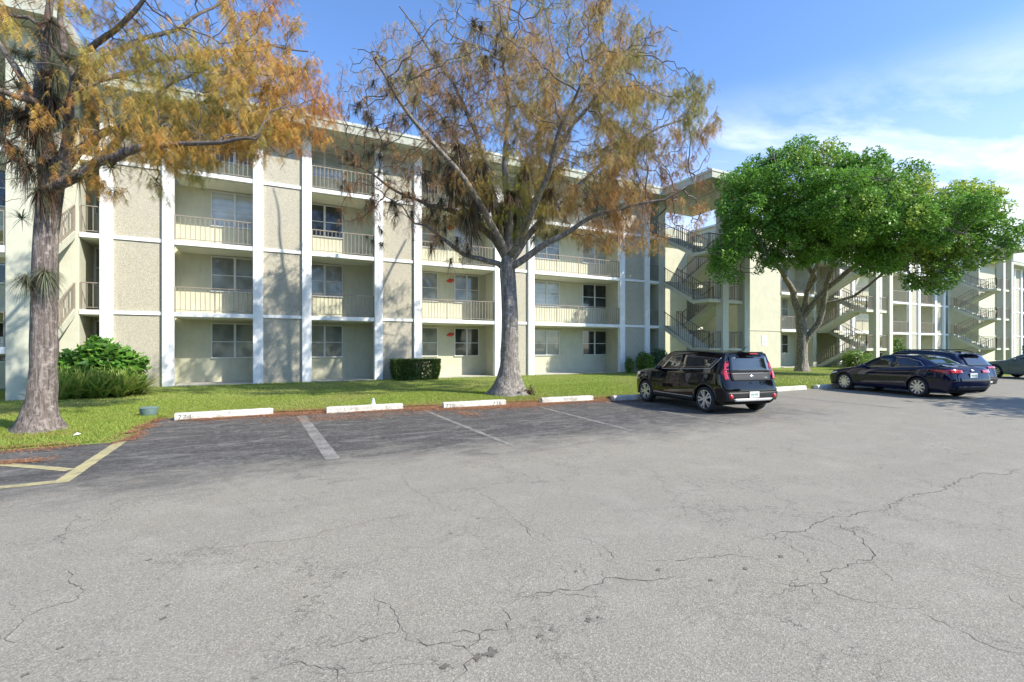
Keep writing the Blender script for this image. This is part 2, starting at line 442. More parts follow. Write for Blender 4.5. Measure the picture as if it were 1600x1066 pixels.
CRACKS=[
 (8,[(9.02, 2.54), (8.26, 2.49), (8.06, 2.67), (7.46, 2.65), (6.68, 2.53), (6.03, 2.61), (5.51, 2.49), (5.18, 2.56), (4.63, 2.61), (4.36, 2.57), (4.11, 2.53), (3.69, 2.65)]),
 (7,[(4.65, 2.58), (4.46, 2.25), (4.41, 2.18), (4.17, 1.98), (3.97, 2.0), (3.63, 2.0), (3.47, 1.98), (3.33, 1.92), (3.04, 2.09)]),
 (5,[(3.33, 1.92), (3.32, 1.71), (3.41, 1.61)]),
 (7,[(1.39, 2.69), (1.65, 2.65), (1.83, 2.59), (2.1, 2.65), (2.29, 2.51), (2.57, 2.44)]),
 (5,[(2.1, 2.65), (2.15, 2.76)]),
 (5,[(2.54, 2.72), (2.87, 2.59), (3.18, 2.51), (3.36, 2.31)]),
 (4,[(2.32, 2.73), (2.36, 2.87), (2.4, 3.21), (2.24, 3.4)]),
 (4,[(0.29, 2.7), (0.46, 2.74), (0.65, 2.67), (0.7, 2.82), (0.69, 2.99), (0.65, 3.18)]),
 (5,[(0.69, 2.64), (0.75, 2.52), (0.88, 2.46), (0.95, 2.34), (0.89, 2.25), (0.8, 2.11)]),
 (5,[(0.95, 2.34), (1.06, 2.45), (1.19, 2.43), (1.28, 2.49), (1.29, 2.64)]),
 (5,[(0.91, 2.54), (1.06, 2.45)]),
 (4,[(0.03, 2.65), (0.19, 2.6), (0.24, 2.56), (0.32, 2.49), (0.31, 2.39)]),
 (5,[(0.24, 2.56), (0.37, 2.49)]),
 (5,[(-1.58, 6.05), (-1.54, 5.48), (-1.49, 5.18), (-1.37, 5.09)]),
 (5,[(-1.3, 4.57), (-1.19, 4.28), (-1.09, 4.13), (-1.06, 3.98), (-1.23, 3.9), (-1.27, 3.66), (-1.2, 3.53)]),
 (4,[(-0.53, 4.65), (-0.38, 4.47), (-0.07, 4.44), (0.26, 4.35), (0.52, 4.45), (0.99, 4.53), (1.4, 4.45)]),
 (4,[(2.11, 5.05), (2.12, 4.24), (1.99, 3.5), (2.02, 3.34)]),
 (4,[(4.27, 1.32), (4.14, 1.16)]),
 (4,[(3.5, 1.42), (3.49, 1.24), (3.45, 1.07), (3.53, 0.97)]),
 (3,[(4.6, 1.56), (4.6, 1.39), (4.7, 1.29)]),
 (3,[(1.48, 6.06), (1.49, 5.79), (1.53, 4.66)]),
 (3,[(-1.95, 5.25), (-1.65, 5.23), (-1.48, 5.22)]),
 (3,[(-1.66, 7.51), (-1.46, 7.19), (-1.56, 6.36)]),
 (3,[(1.99, 3.86), (2.07, 3.7), (2.11, 3.29)]),
]
SPOTS= [(1.35, 2.28, 0.028), (1.05, 2.27, 0.054), (0.97, 2.27, 0.04), (0.8, 2.28, 0.032), (-0.78, 4.45, 0.024), (-0.54, 3.61, 0.02), (-0.97, 3.36, 0.02), (-1.04, 3.16, 0.022), (0.48, 2.69, 0.024), (0.23, 3.33, 0.025), (1.97, 2.82, 0.018), (2.51, 2.57, 0.032), (2.72, 2.29, 0.031), (3.08, 2.29, 0.028), (3.5, 2.3, 0.034), (1.68, 2.28, 0.034), (1.75, 2.28, 0.019), (1.44, 2.3, 0.018), (-0.06, 3.94, 0.023), (0.5, 3.56, 0.023), (1.42, 3.89, 0.022), (1.77, 4.12, 0.024), (-0.54, 3.45, 0.023)]

mb = MB()
random.seed(11)
def crack(pts, w):
    fine = []
    for i in range(len(pts)-1):
        a = Vector(pts[i]); b = Vector(pts[i+1]); L = (b-a).length; k = max(2, int(L/.035))
        d = (b-a).normalized(); nn = Vector((-d.y, d.x)); o = 0
        for j in range(k):
            o = o*.62+random.uniform(-.028, .028)
            fine.append(a+(b-a)*j/k+nn*o*min(1, 4*j/k, 4*(k-j)/k))
    fine.append(Vector(pts[-1]))
    vs = []; n = len(fine)
    for i, p in enumerate(fine):
        d = (fine[min(i+1, n-1)]-fine[max(i-1, 0)]).normalized(); nn = Vector((-d.y, d.x))
        ww = w*.00040*random.uniform(.3, 1.6)*min(1, .25+6*i/n, .25+6*(n-1-i)/n)
        vs += [(p.x+nn.x*ww, p.y+nn.y*ww, .003), (p.x-nn.x*ww, p.y-nn.y*ww, .003)]
    mb.add(vs, [(2*i, 2*i+1, 2*i+3, 2*i+2) for i in range(n-1)])
    return fine
for w_, pts in CRACKS:
    fine = crack(pts, w_)
    for _ in range(int(len(fine)/9)):       # short side branches
        p = random.choice(fine); a = random.uniform(0, 6.28); q = [tuple(p)]
        for s in range(random.randint(2, 7)):
            a += random.uniform(-.6, .6); q.append((q[-1][0]+math.cos(a)*.09, q[-1][1]+math.sin(a)*.09))
        crack(q, w_*.45)
tag(mb.build('asphalt_crack', M['crack']), kind='structure')
mb = MB()
for x, y, r in SPOTS:
    vs = [(x, y, .0035)]; n = 18; r *= .6
    for k in range(n):
        a = 6.283*k/n; rr = r*random.uniform(.5, 1.1)*(1.5 if abs(math.cos(a-.5)) > .6 else .8)
        vs.append((x+math.cos(a)*rr, y+math.sin(a)*rr, .0035))
    mb.add(vs, [(0, 1+k, 1+(k+1) % n) for k in range(n)])
tag(mb.build('tar_spot', M['spot']), kind='structure')

# ------------------------------------------------------------------ wheel stops
def text_mesh(s, size, name, mat, parent, loc, rot):
    cu = bpy.data.curves.new('t', 'FONT'); cu.body = s; cu.size = size; cu.space_character = 1.25
    o = bpy.data.objects.new('t', cu); COL.objects.link(o)
    bpy.context.view_layer.update()
    me = bpy.data.meshes.new_from_object(o.evaluated_get(bpy.context.evaluated_depsgraph_get()))
    bpy.data.objects.remove(o)
    me.name = name; me.materials.clear(); me.materials.append(mat)
    b = link(name, me, parent); b.location = loc; b.rotation_euler = rot
    return b
def wheel_stop(x, y, L, rz, label, texts):
    root = empty('wheel_stop', (x, y, 0), rz, label, 'wheel stop', 'concrete wheel stops along the lawn edge')
    mb = MB(); k = 24; h = .15; prof = [(0, .0), (.007, .118), (.03, h), (.15, h), (.183, .118), (.19, .0)]
    vs = []
    for i in range(k+1):
        f = i/k; e = .96 if i in (0, k) else 1
        for (py, pz) in prof:
            vs.append((f*L, py+random.uniform(-.002, .002), pz*e+random.uniform(-.003, .003)*(pz > .05)))
    m = len(prof)
    mb.add(vs, [(i*m+j, (i+1)*m+j, (i+1)*m+j+1, i*m+j+1) for i in range(k) for j in range(m-1)]+[tuple(range(m)), tuple(range(k*m, k*m+m))[::-1]])
    mb.build('block', M['stop'], root)
    for s, dx, mt in texts:
        text_mesh(s, .145, 'number', M[mt], root, (dx, -.005, .012), (R(86), 0, 0))
    return root
wheel_stop(-1.78, 12.72, 1.94, .01, 'white wheel stop stencilled 774 beside the green valve box', [('774', .06, 'ink'), ('774', 1.55, 'inkfaint')])
wheel_stop(1.32, 12.36, 1.85, -.04, 'scuffed white wheel stop with the small grey cone behind it', [('775', .06, 'inkfaint'), ('775', 1.5, 'inkfaint')])
wheel_stop(4.17, 11.98, 1.78, -.06, 'white wheel stop stencilled 776 in front of the big cypress trunk', [('776', .05, 'ink'), ('776', 1.38, 'ink')])
wheel_stop(7.08, 11.80, 1.73, -.06, 'white wheel stop with faint 777, next after the cypress trunk', [('777', .05, 'inkfaint')])
wheel_stop(9.28, 11.30, 1.9, -.06, 'shaded wheel stop at the front wheel of the black hatchback', [('778', .1, 'inkfaint')])
wheel_stop(16.56, 11.04, 1.8, 0, 'bare concrete wheel stop on the empty stall between black hatchback and navy sedan', [])
wheel_stop(18.95, 10.95, 1.8, -.02, 'bluish shaded wheel stop at the nose of the navy sedan', [])

# ------------------------------------------------------------------ small things on the lawn
o = empty('valve_box', (-2.38, 13.55, .03), .2, 'round grey green plastic valve box at the corner of the lawn', 'valve box')
mb = MB(); mb.lathe([(.001, .215), (.16, .21), (.185, .19)], n=24); mb.build('lid', M['green_box'], o, True)
mb = MB(); mb.lathe([(.178, .19), (.17, .10), (.14, .0)], n=24); mb.build('body', M['green_box'], o, True)
mb = MB(); mb.lathe([(.001, .24), (.02, .24), (.025, .22), (.07, .06), (.10, .04), (.105, .0)], (2.50, 12.75, .04), n=20)
tag(mb.build('marker_cone', M['silver'], smooth=True), 'small pale grey cone on the grass behind the scuffed wheel stop', 'cone')
mb = MB(); mb.add([(0, 0, 0), (.07, .01, .012), (.10, .05, .02), (.05, .08, .03), (.0, .06, .01), (.05, .04, .045)], [(0, 1, 5), (1, 2, 5), (2, 3, 5), (3, 4, 5), (4, 0, 5)])
o = mb.build('paper_scrap', M['white']); o.location = (-3.0, 10.95, .06); tag(o, 'crumpled white paper scrap lying near the lawn corner', 'litter')

# ------------------------------------------------------------------ buildings
SL = [.10, 3.0, 5.83, 8.66]; SOF = 10.95; ROOF = 11.36
def railing(name, parent, runs, mat='rail', h=1.0, gap=.165, post=True, off=None, bw=.022, end=True):
    """runs: list of ((x,y,z),(x,y,z)) floor lines"""
    mb = MB()
    for a, b in runs:
        a = Vector(a); b = Vector(b); H_ = Vector((0, 0, h)); B = Vector((0, 0, .09))
        L = (Vector((b.x, b.y, 0))-Vector((a.x, a.y, 0))).length
        mb.bar(a+H_, b+H_, .045, .035); mb.bar(a+B, b+B, .03, .025)
        k = max(1, round(L/gap)); pk = max(1, round(L/1.35))
        posts = {round(i*k/pk) for i in range(pk+1)}
        for i in range(k+1):
            p = a+(b-a)*i/k; w_ = .042 if i in posts else bw
            if i in (0, k) and not end: continue
            mb.bar(p+(Vector((0, 0, -.02)) if i in posts else B), p+H_, w_)
    return mb.build(name, M[mat], parent, off=off)

def window(par, x0, x1, z0, z1, Y, panes=2, g='glassA', off=(0, 0, 0), mull=.09, horiz=True):
    mb = MB(); f = .05
    mb.box(x0-f, x1+f, Y-.05, Y+.01, z1, z1+f); mb.box(x0-f, x1+f, Y-.07, Y+.01, z0-f, z0)
    mb.box(x0-f, x0, Y-.05, Y+.01, z0, z1); mb.box(x1, x1+f, Y-.05, Y+.01, z0, z1)
    w_ = (x1-x0)/panes
    for i in range(1, panes): mb.box(x0+i*w_-mull/2, x0+i*w_+mull/2, Y-.045, Y+.01, z0, z1)
    if horiz:
        zc = z0+(z1-z0)*.47
        for i in range(panes):
            mb.box(x0+i*w_+(mull/2 if i else 0), x0+(i+1)*w_-(mull/2 if i < panes-1 else 0), Y-.038, Y+.01, zc-.018, zc+.018)
    fr = mb.build('window', M['frame'], par, off=off)
    mb = MB(); mb.box(x0, x1, Y-.012, Y+.02, z0, z1); mb.build('pane', M[g], fr, off=off)
    return fr

def door(par, x0, x1, z0, Y, mat='door', off=(0, 0, 0)):
    mb = MB(); z1 = z0+2.1
    mb.box(x0-.06, x0, Y-.05, Y+.01, z0, z1+.06); mb.box(x1, x1+.06, Y-.05, Y+.01, z0, z1+.06); mb.box(x0, x1, Y-.05, Y+.01, z1, z1+.06)
    mb.box(x0, x1, Y-.02, Y+.01, z0, z1, 1)
    d = mb.build('door', [M['frame'], M[mat]], par, off=off)
    mb = MB(); mb.bar((x0+.12, Y-.06, z0+1.0), (x0+.2, Y-.06, z0+1.0), .03); mb.build('handle', M['chrome'], d, off=off)

YF = 22.85; YB = 24.35
rw = random.Random(5)
def _unused_facade(par, bays, off, x_start, x_end, wall='cream', win=None, pil_lo=0.0, top=SOF, panel_rear=YB, doors=()):
    """bays: list of (kind, x0, x1); x between pilaster faces"""
    pass

def building(name, loc, bays, pil, label, wins, doors, xw0, xw1, roofx, depth=12, railmat='rail', detail=True):
    root = empty(name, loc, 0, label, 'apartment block')
    off = loc
    # back wall mass
    mb = MB(); mb.box(xw0, xw1, YB, YB+depth, .02, SOF); mb.build('wall', M['cream'], root, off=off)
    # roof with coping
    mb = MB(); mb.box(roofx[0], roofx[1], YF-1.1, YB+depth+.4, SOF, ROOF); r = mb.build('roof', M['fascia'], root, off=off)
    mb = MB(); mb.box(roofx[0]-.03, roofx[1]+.03, YF-1.14, YF-.98, ROOF-.07, ROOF+.05); mb.build('coping', M['coping'], r, off=off)
    for x in pil:
        mb = MB(); mb.box(x, x+.38, YF-.14, YF+.10, .0, SOF); mb.build('pilaster', M['white'], root, off=off, bevel=.012)
    for kind, x0, x1 in bays:
        if kind == 'panel':
            mb = MB(); mb.box(x0-.2, x1+.2, YF+.05, YB, .03, SOF); mb.build('bay_wall', M['cream'], root, off=off)
            for k in range(4):
                zt = SL[k+1] if k < 3 else SOF; zb_ = SL[k]+(.0 if k else -.06)
                mb = MB(); mb.box(x0, x1, YF+.0, YF+.05, zb_+.012, zt-.15); mb.build('aggregate_panel', M['panel'], root, off=off)
                if k < 3:
                    mb = MB(); mb.box(x0, x1, YF-.05, YF+.05, zt-.14, zt); mb.build('band', M['white'], root, off=off)
            mb = MB(); mb.box(x0, x1, YF-.03, YF+.05, SOF-.16, SOF-.002); mb.build('band', M['white'], root, off=off)
        else:
            mb = MB(); mb.box(x0, x1, YF-.25, YB, .03, .115); mb.build('patio_slab', M['concrete'], root, off=off)
            for k in (1, 2, 3):
                mb = MB(); mb.box(x0, x1, YF-.10, YB, SL[k]-.17, SL[k]); mb.build('balcony_slab', M['white'], root, off=off)
                mb = MB(); mb.box(x0+.002, x1-.002, YF+.03, YB, SL[k]-.21, SL[k]-.172); mb.build('ceiling', M['soffit'], root, off=off)
                railing('railing', root, [((x0+.03, YF-.03, SL[k]), (x1-.03, YF-.03, SL[k]))], railmat, off=off)
    for (x0, x1, n, cols) in wins:
        for k in range(4):
            z0 = SL[k]+1.08; z1 = SL[k]+(2.52 if k < 3 else 2.25)
            window(root, x0, x1, z0, z1, YB, n, cols[k], off)
    for (x0, x1, mt) in doors:
        for k in range(4): door(root, x0, x1, SL[k]+(.02 if k == 0 else 0), YB, mt, off)
    return root

PIL1 = [-5.47, -3.58, -.47, 1.42, 4.52, 6.40, 10.72, 12.74, 19.11, 21.12]
BAY1 = [('open', -6.05, -5.47), ('panel', -5.09, -3.58), ('open', -3.20, -.47), ('panel', -.09, 1.42), ('open', 1.80, 4.52),
        ('panel', 4.90, 6.40), ('open', 6.78, 10.72), ('panel', 11.10, 12.74), ('open', 13.12, 19.11), ('panel', 19.49, 21.12), ('open', 21.50, 22.30)]
WIN1 = [(-2.05, -.35, 2, ['glassA', 'glassA', 'glassC', 'glassB']), (1.72, 3.28, 2, ['glassA', 'glassA', 'glassB', 'glassC']),
        (7.28, 8.08, 1, ['glassA', 'glassA', 'glassA', 'glassB']), (9.10, 10.45, 2, ['glassB', 'glassA', 'glassC', 'glassA']),
        (14.0, 15.75, 2, ['glassA', 'glassC', 'glassA', 'glassA']), (17.52, 19.3, 2, ['glassB', 'glassB', 'glassC', 'glassA']),
        (-5.95, -5.3, 1, ['glassA', 'glassA', 'glassA', 'glassA']), (21.7, 22.6, 2, ['glassB', 'glassB', 'glassA', 'glassA'])]
B1 = building('apartment_building', (8, YF, 0), BAY1, PIL1,
    'long four storey apartment block behind the cypresses with white pilasters, pebble panels and recessed balconies',
    WIN1, [(11.0, 11.8, 'doordark')], -6.6, 22.9, (-6.9, 22.9), 11)
off1 = (8, YF, 0)
for x in (22.32, -6.62):
    mb = MB(); mb.box(x, x+.56, YF-.06, YB, 0, SOF); mb.build('corner_column', M['column'], B1, off=off1, bevel=.012)
# rear wing seen through the stair tower
mb = MB(); mb.box(22.9, 29.6, 27.2, 36, .02, 10.8); mb.build('rear_wing', M['cream'], B1, off=off1)
for (x, z) in ((8.83, SL[0]), (8.83, SL[1]), (8.83, SL[2])):
    mb = MB(); mb.lathe([(.001, -.05), (.05, -.05), (.10, -.02), (.105, 0), (.001, .0)], (0, 0, 0), 'y', 16)
    mb.v = [(a*1.9+.06*math.sin(c*30), b, c) for a, b, c in mb.v]
    o = mb.build('wall_plaque', M['red'], smooth=True); o.location = (x, YB-.03, z+2.2)
    tag(o, {0: 'red plaque on the ground floor wall right of the narrow window', 1: 'red plaque on the second storey balcony wall', 2: 'red plaque on the third storey balcony wall'}[SL.index(z)], 'wall plaque', 'red round plaques on the balcony walls')

# ------------------------------------------------------------------ stair towers
def stair_poly(yb, zb, yf, zf, n=8, th=.16):
    """stepped profile rising from (yf,zf) to (yb,zb)"""
    P = [(yf, zf)]
    dy = (yb-yf)/n; dz = (zb-zf)/n; y, z = yf, zf
    for i in range(n):
        P.append((y, z+dz)); P.append((y+dy, z+dz)); y += dy; z += dz
    k = th/abs(dy)*0+th
    P.append((yb, zb-k*1.4)); P.append((yf, zf-k*1.4))
    return P
def stair_tower(x0, name_label, first_near_up, loc_y=0.0, railmat='rail_shade_vent', roof=True, ncol=2, wall_r=True):
    """dog-leg stair in front of the facade line; x0 = left edge"""
    root = empty('stair_tower', (x0, YF-3+loc_y, 0), 0, name_label, 'stair tower')
    off = (x0, YF-3+loc_y, 0); dy = loc_y
    yf0, yf1, yb0 = 19.25+dy, 20.45+dy, 22.85+dy
    W1 = 1.25; xf = x0+1.45; x1 = x0+3.35
    mids = [1.55, 4.42, 7.25]
    # landings
    for z in mids:
        mb = MB(); mb.box(x0, x1, yf0, yf1, z-.18, z); mb.build('landing', M['column'], root, off=off)
    for k in (1, 2, 3):
        mb = MB(); mb.box(x0-.4, x1+.3, yb0, yb0+1.45, SL[k]-.18, SL[k]); mb.build('walkway', M['column'], root, off=off)
    # flights
    fl_near = []; fl_far = []
    for k in range(3):
        up = (SL[k+1], mids[k]); dn = (SL[k], mids[k])
        (fl_far if first_near_up else fl_near).append(up)
        (fl_near if first_near_up else fl_far).append(dn)
    for lst, xa in ((fl_near, x0+.02), (fl_far, x0+1.75)):
        for zb_, zf_ in lst:
            mb = MB()
            if zb_ > zf_: poly = stair_poly(yb0-.02, zb_, yf1-.25, zf_)
            else:
                poly = stair_poly(yf1-.05, zf_, yb0+.0, zb_)
            mb.prism_x(poly, xa+.05, xa+W1-.05)
            # side stringers
            for xs in (xa, xa+W1-.05):
                mb.prism_x([(yb0, zb_+.05), (yf1-.1, zf_+.05), (yf1-.1, zf_-.24), (yb0, zb_-.24)][::(1 if zb_ > zf_ else 1)], xs, xs+.048)
            f = mb.build('stair_flight', M['column'], root, off=off)
            railing('handrail', f, [((xa+.03, yb0, zb_), (xa+.03, yf1, zf_))], railmat, .95, .16, off=off)
            railing('handrail', f, [((xa+W1-.03, yb0, zb_), (xa+W1-.03, yf1, zf_))], railmat, .95, .16, off=off)
    for z in mids:
        railing('railing', root, [((x0+.03, yf1, z), (x0+.03, yf0+.03, z)), ((x0+.03, yf0+.03, z), (x1-.03, yf0+.03, z)), ((x1-.03, yf0+.03, z), (x1-.03, yf1, z))], railmat, .98, .14, off=off)
    for k in (1, 2, 3):
        railing('railing', root, [((x0-.35, yb0+.04, SL[k]), (x0+.03, yb0+.04, SL[k])), ((x0+1.27, yb0+.04, SL[k]), (x0+1.75, yb0+.04, SL[k]))], railmat, .98, .14, off=off)
    for xa in (x0+1.0, x0+2.9):
        mb = MB(); mb.box(xa, xa+.48, yf0-.15, yf0+.36, 0, SOF); mb.build('column', M['column'], root, off=off, bevel=.012)
    if roof:
        mb = MB(); mb.box(x0-1.0, x1+1.0, yf0-1.05, YF-1.105+dy, SOF+.002, ROOF); mb.box(x0+.21, x1+1.0, YF-1.105+dy, yb0+1.6, SOF+.002, ROOF)
        r = mb.build('roof', M['fascia'], root, off=off)
        mb = MB(); mb.box(x0-1.04, x1+1.04, yf0-1.09, yf0-.99, ROOF-.07, ROOF+.05); mb.box(x0-1.04, x0-.97, yf0-.99, YF-1.12+dy, ROOF-.07, ROOF+.05)
        mb.build('coping', M['coping'], r, off=off)
    return root
stair_tower(22.72, 'open stair tower with shade-darkened railings right of the cypress, behind the black hatchback', False)
stair_tower(39.3, 'open stair tower with pale flights behind the green leafy tree', True, railmat='rail')
stair_tower(62.0, 'far stair tower with pale railings at the right edge above the parked cars', False, railmat='rail')
# left tower: only its front pillar, landings and one flight show
root = empty('stair_tower', (-7, 19, 0), 0, 'pale stair tower with a broad pillar behind the left cypress trunk', 'stair tower'); off = (-7, 19, 0)
mb = MB(); mb.box(-6.66, -6.08, 18.9, 19.5, 0, SOF); mb.build('pillar', M['column'], root, off=off, bevel=.012)
mb = MB(); mb.box(-10.2, -9.6, 18.9, 19.5, 0, SOF); mb.build('pillar', M['column'], root, off=off, bevel=.012)
for z in (1.62, 4.55, 7.45):
    mb = MB(); mb.box(-9.6, -6.66, 18.95, 20.3, z-.2, z); mb.build('landing', M['white'], root, off=off)
    railing('railing', root, [((-9.55, 18.98, z), (-6.7, 18.98, z))], off=off)
for z in SL[1:]:
    mb = MB(); mb.box(-10.2, -6.65, 22.8, 24.3, z-.18, z); mb.build('walkway', M['column'], root, off=off)
    mb = MB(); mb.prism_x(stair_poly(22.5, z, 20.1, z-1.42), -7.3, -6.2); mb.prism_x([(22.75, z+.05), (20.0, z-1.4), (20.0, z-1.72), (22.75, z-.24)], -6.2, -6.15)
    f = mb.build('stair_flight', M['column'], root, off=off)
    railing('handrail', f, [((-6.17, 22.7, z), (-6.17, 20.1, z-1.42))], 'rail', .95, .16, off=off)
mb = MB(); mb.box(-16, -6.65, 24.3, 30, 0, SOF); mb.build('wall', M['cream'], root, off=off)
mb = MB(); mb.box(-12, -5.2, 17.95, YF-1.105, SOF+.002, ROOF); mb.box(-12, -6.95, YF-1.105, 30, SOF+.002, ROOF); mb.build('roof', M['fascia'], root, off=off)
for k in range(4): window(root, -9.3, -7.6, SL[k]+1.0, SL[k]+2.4, 24.3, 2, 'glassB', off)

# ------------------------------------------------------------------ second building
PIL2 = [42.3, 44.2, 48.6, 53.70, 55.45, 58.75, 60.55]
BAY2 = [('open', 34.74, 38.9), ('panel', 42.68, 44.2), ('open', 44.58, 48.6), ('open', 48.98, 53.7), ('panel', 54.08, 55.45), ('open', 55.83, 58.75), ('panel', 59.13, 60.55), ('open', 60.93, 61.6)]
WIN2 = [(36.3, 37.9, 2, ['glassB', 'glassA', 'glassA', 'glassA']), (46.0, 47.6, 2, ['glassA', 'glassB', 'glassA', 'glassA']), (50.5, 52.5, 2, ['glassA', 'glassB', 'glassA', 'glassB']), (56.4, 58.0, 2, ['glassA', 'glassB', 'glassA', 'glassA']), (61, 61.9, 1, ['glassB', 'glassB', 'glassA', 'glassA'])]
B2 = building('apartment_building', (46, YF, 0), BAY2, PIL2,
    'second apartment block with a blank wall and small sign, half hidden by the green tree',
    WIN2, [(40.0, 40.85, 'door')], 31.4, 62.2, (34.0, 62.2), 12)
off2 = (46, YF, 0)
mb = MB(); mb.box(31.07, 34.74, YF, YB+11.9, .02, 11.0); mb.build('blank_wall', M['cream2'], B2, off=off2)
mb = MB(); mb.box(31.02, 34.8, YF-.04, YF, SL[1]-.16, SL[1]-.10); mb.build('wall_trim', M['cream'], B2, off=off2)
mb = MB(); mb.box(30.9, 33.98, YF-.2, YF+12, 11.0, 11.15); mb.build('roof_edge', M['coping'], B2, off=off2)
mb = MB(); mb.box(61.62, 62.2, YF-.06, YB, 0, SOF); mb.build('corner_column', M['column'], B2, off=off2)
mb = MB(); mb.box(38.9, 39.3, YF, YB, 0, SOF); mb.build('bay_wall', M['cream'], B2, off=off2)
# small sign on the blank wall
o = empty('wall_sign', (32.55, YF-.03, 1.75), 0, 'small pale rectangular sign on the blank wall left of the green tree', 'sign')
mb = MB(); mb.box(0, .55, 0, .02, 0, .75); mb.build('board', M['plate'], o)
mb = MB()
for z, w_ in ((.60, .3), (.52, .4), (.30, .42), (.23, .36), (.16, .4)): mb.box(.275-w_/2, .275+w_/2, -.004, 0, z, z+.03)
mb.lathe([(.001, 0), (.05, 0)], (.275, -.003, .43), 'y', 12); mb.build('lettering', M['plateink'], o)

# third building behind the far tower
B3 = building('apartment_building', (90, YF, 0), [('open', 73.4, 78), ('panel', 78.4, 80), ('open', 80.4, 84), ('panel', 84.4, 86), ('open', 86.4, 90), ('panel', 90.4, 92)], [78, 80, 84, 86, 90, 92],
    'third apartment block at the far right edge beyond the last stair tower', [(74.5, 76.5, 2, ['glassA', 'glassB', 'glassA', 'glassA'])], [], 70.2, 110, (70, 110), 12)
mb = MB(); mb.box(68.9, 73.0, YF, YB+12, .02, SOF); mb.build('blank_wall', M['cream2'], B3, off=(90, YF, 0))
for k in (1, 2, 3):
    mb = MB(); mb.box(68.84, 73.06, YF-.04, YF, SL[k]-.16, SL[k]-.06); mb.build('band', M['cream'], B3, off=(90, YF, 0))
mb = MB(); mb.lathe([(.05, 0), (.05, .35), (.16, .36), (.16, .46), (.001, .52)], (63.6, 19.2, ROOF), n=14)
tag(mb.build('roof_vent', M['rail_shade_vent'], smooth=True), 'small dark vent cap on the roof of the far stair tower', 'roof vent')
# ------------------------------------------------------------------ trees
CYP_BIG = [
    [(0.0, 0, 0.04, 0.558), (0.0, 0, 0.27, 0.45), (0.02, 0, 0.61, 0.369), (0.04, 0, 1.14, 0.315), (0.06, 0, 1.88, 0.288), (0.06, 0, 2.73, 0.27), (0.02, 0, 3.58, 0.261), (-0.02, 0, 4.11, 0.261), (0.02, 0, 4.53, 0.243)],
    [(-0.02, 0, 4.11, 0.12), (-0.32, 0, 4.38, 0.1), (-0.69, -0.1, 4.45, 0.09), (-1.15, -0.2, 4.55, 0.08), (-1.72, -0.3, 4.83, 0.07), (-2.16, -0.4, 5.14, 0.05), (-2.66, -0.5, 5.52, 0.035), (-3.15, -0.6, 5.74, 0.02)],
    [(-0.02, 0, 4.38, 0.16), (-0.43, 0.2, 5.21, 0.13), (-1.08, 0.3, 5.77, 0.11), (-1.97, 0.5, 6.3, 0.09), (-2.75, 0.6, 6.47, 0.07), (-3.43, 0.7, 6.8, 0.05), (-4.34, 0.8, 7.33, 0.04), (-5.15, 0.9, 7.9, 0.03), (-5.97, 1.0, 8.07, 0.02)],
    [(0.0, 0, 4.42, 0.17), (-0.33, 0.3, 5.99, 0.13), (-0.66, 0.6, 7.61, 0.1), (-1.19, 0.9, 9.29, 0.08), (-1.95, 1.2, 11.02, 0.06), (-3.14, 1.5, 12.81, 0.04), (-4.0, 1.7, 14.11, 0.02)],
    [(0.02, 0, 4.47, 0.17), (0.04, -0.3, 5.82, 0.13), (-0.1, -0.6, 7.37, 0.1), (0.03, -0.9, 9.06, 0.08), (-0.19, -1.2, 10.67, 0.05), (0.11, -1.4, 12.09, 0.03)],
    [(0.04, 0, 4.47, 0.16), (0.36, 0, 5.27, 0.14), (0.78, 0, 6.22, 0.12), (1.39, -0.3, 7.44, 0.1), (2.05, -0.5, 8.74, 0.07), (2.92, -0.8, 9.71, 0.05), (3.78, -1, 10.69, 0.03)],
    [(0.06, 0, 4.38, 0.14), (0.54, 0.4, 5.25, 0.12), (1.4, 0.8, 6.35, 0.1), (2.5, 1.2, 7.37, 0.08), (3.84, 1.6, 8.67, 0.06), (5.59, 2.0, 9.79, 0.04), (7.02, 2.3, 10.37, 0.02)],
    [(0.06, 0, 4.25, 0.13), (0.73, -0.3, 4.62, 0.11), (1.48, -0.7, 5.03, 0.09), (2.17, -1.1, 5.37, 0.07), (2.71, -1.4, 5.62, 0.05), (3.63, -1.6, 5.81, 0.04), (4.61, -1.8, 5.94, 0.03), (5.38, -2, 6.38, 0.02)],
    [(-0.02, 0, 4.53, 0.13), (-0.59, -0.9, 5.56, 0.11), (-1.4, -1.8, 6.73, 0.08), (-2.19, -2.6, 7.41, 0.06), (-2.93, -3.2, 8.24, 0.04), (-3.38, -3.7, 8.95, 0.02)],
    [(0.04, 0, 4.53, 0.13), (0.44, 1.0, 6.4, 0.11), (1.06, 2.0, 8.6, 0.08), (1.37, 3.0, 11.01, 0.06), (2.21, 3.8, 13.51, 0.04)],
    [(0.0, 0, 4.53, 0.12), (-0.58, 1.2, 6.69, 0.1), (-1.59, 2.3, 8.96, 0.07), (-2.73, 3.4, 10.95, 0.05), (-4.18, 4.2, 12.41, 0.03)],
    [(0.04, 0, 4.53, 0.12), (0.6, -1.2, 5.38, 0.1), (1.18, -2.4, 6.51, 0.07), (1.44, -3.4, 7.47, 0.05), (1.82, -4.2, 8.03, 0.03)],
]
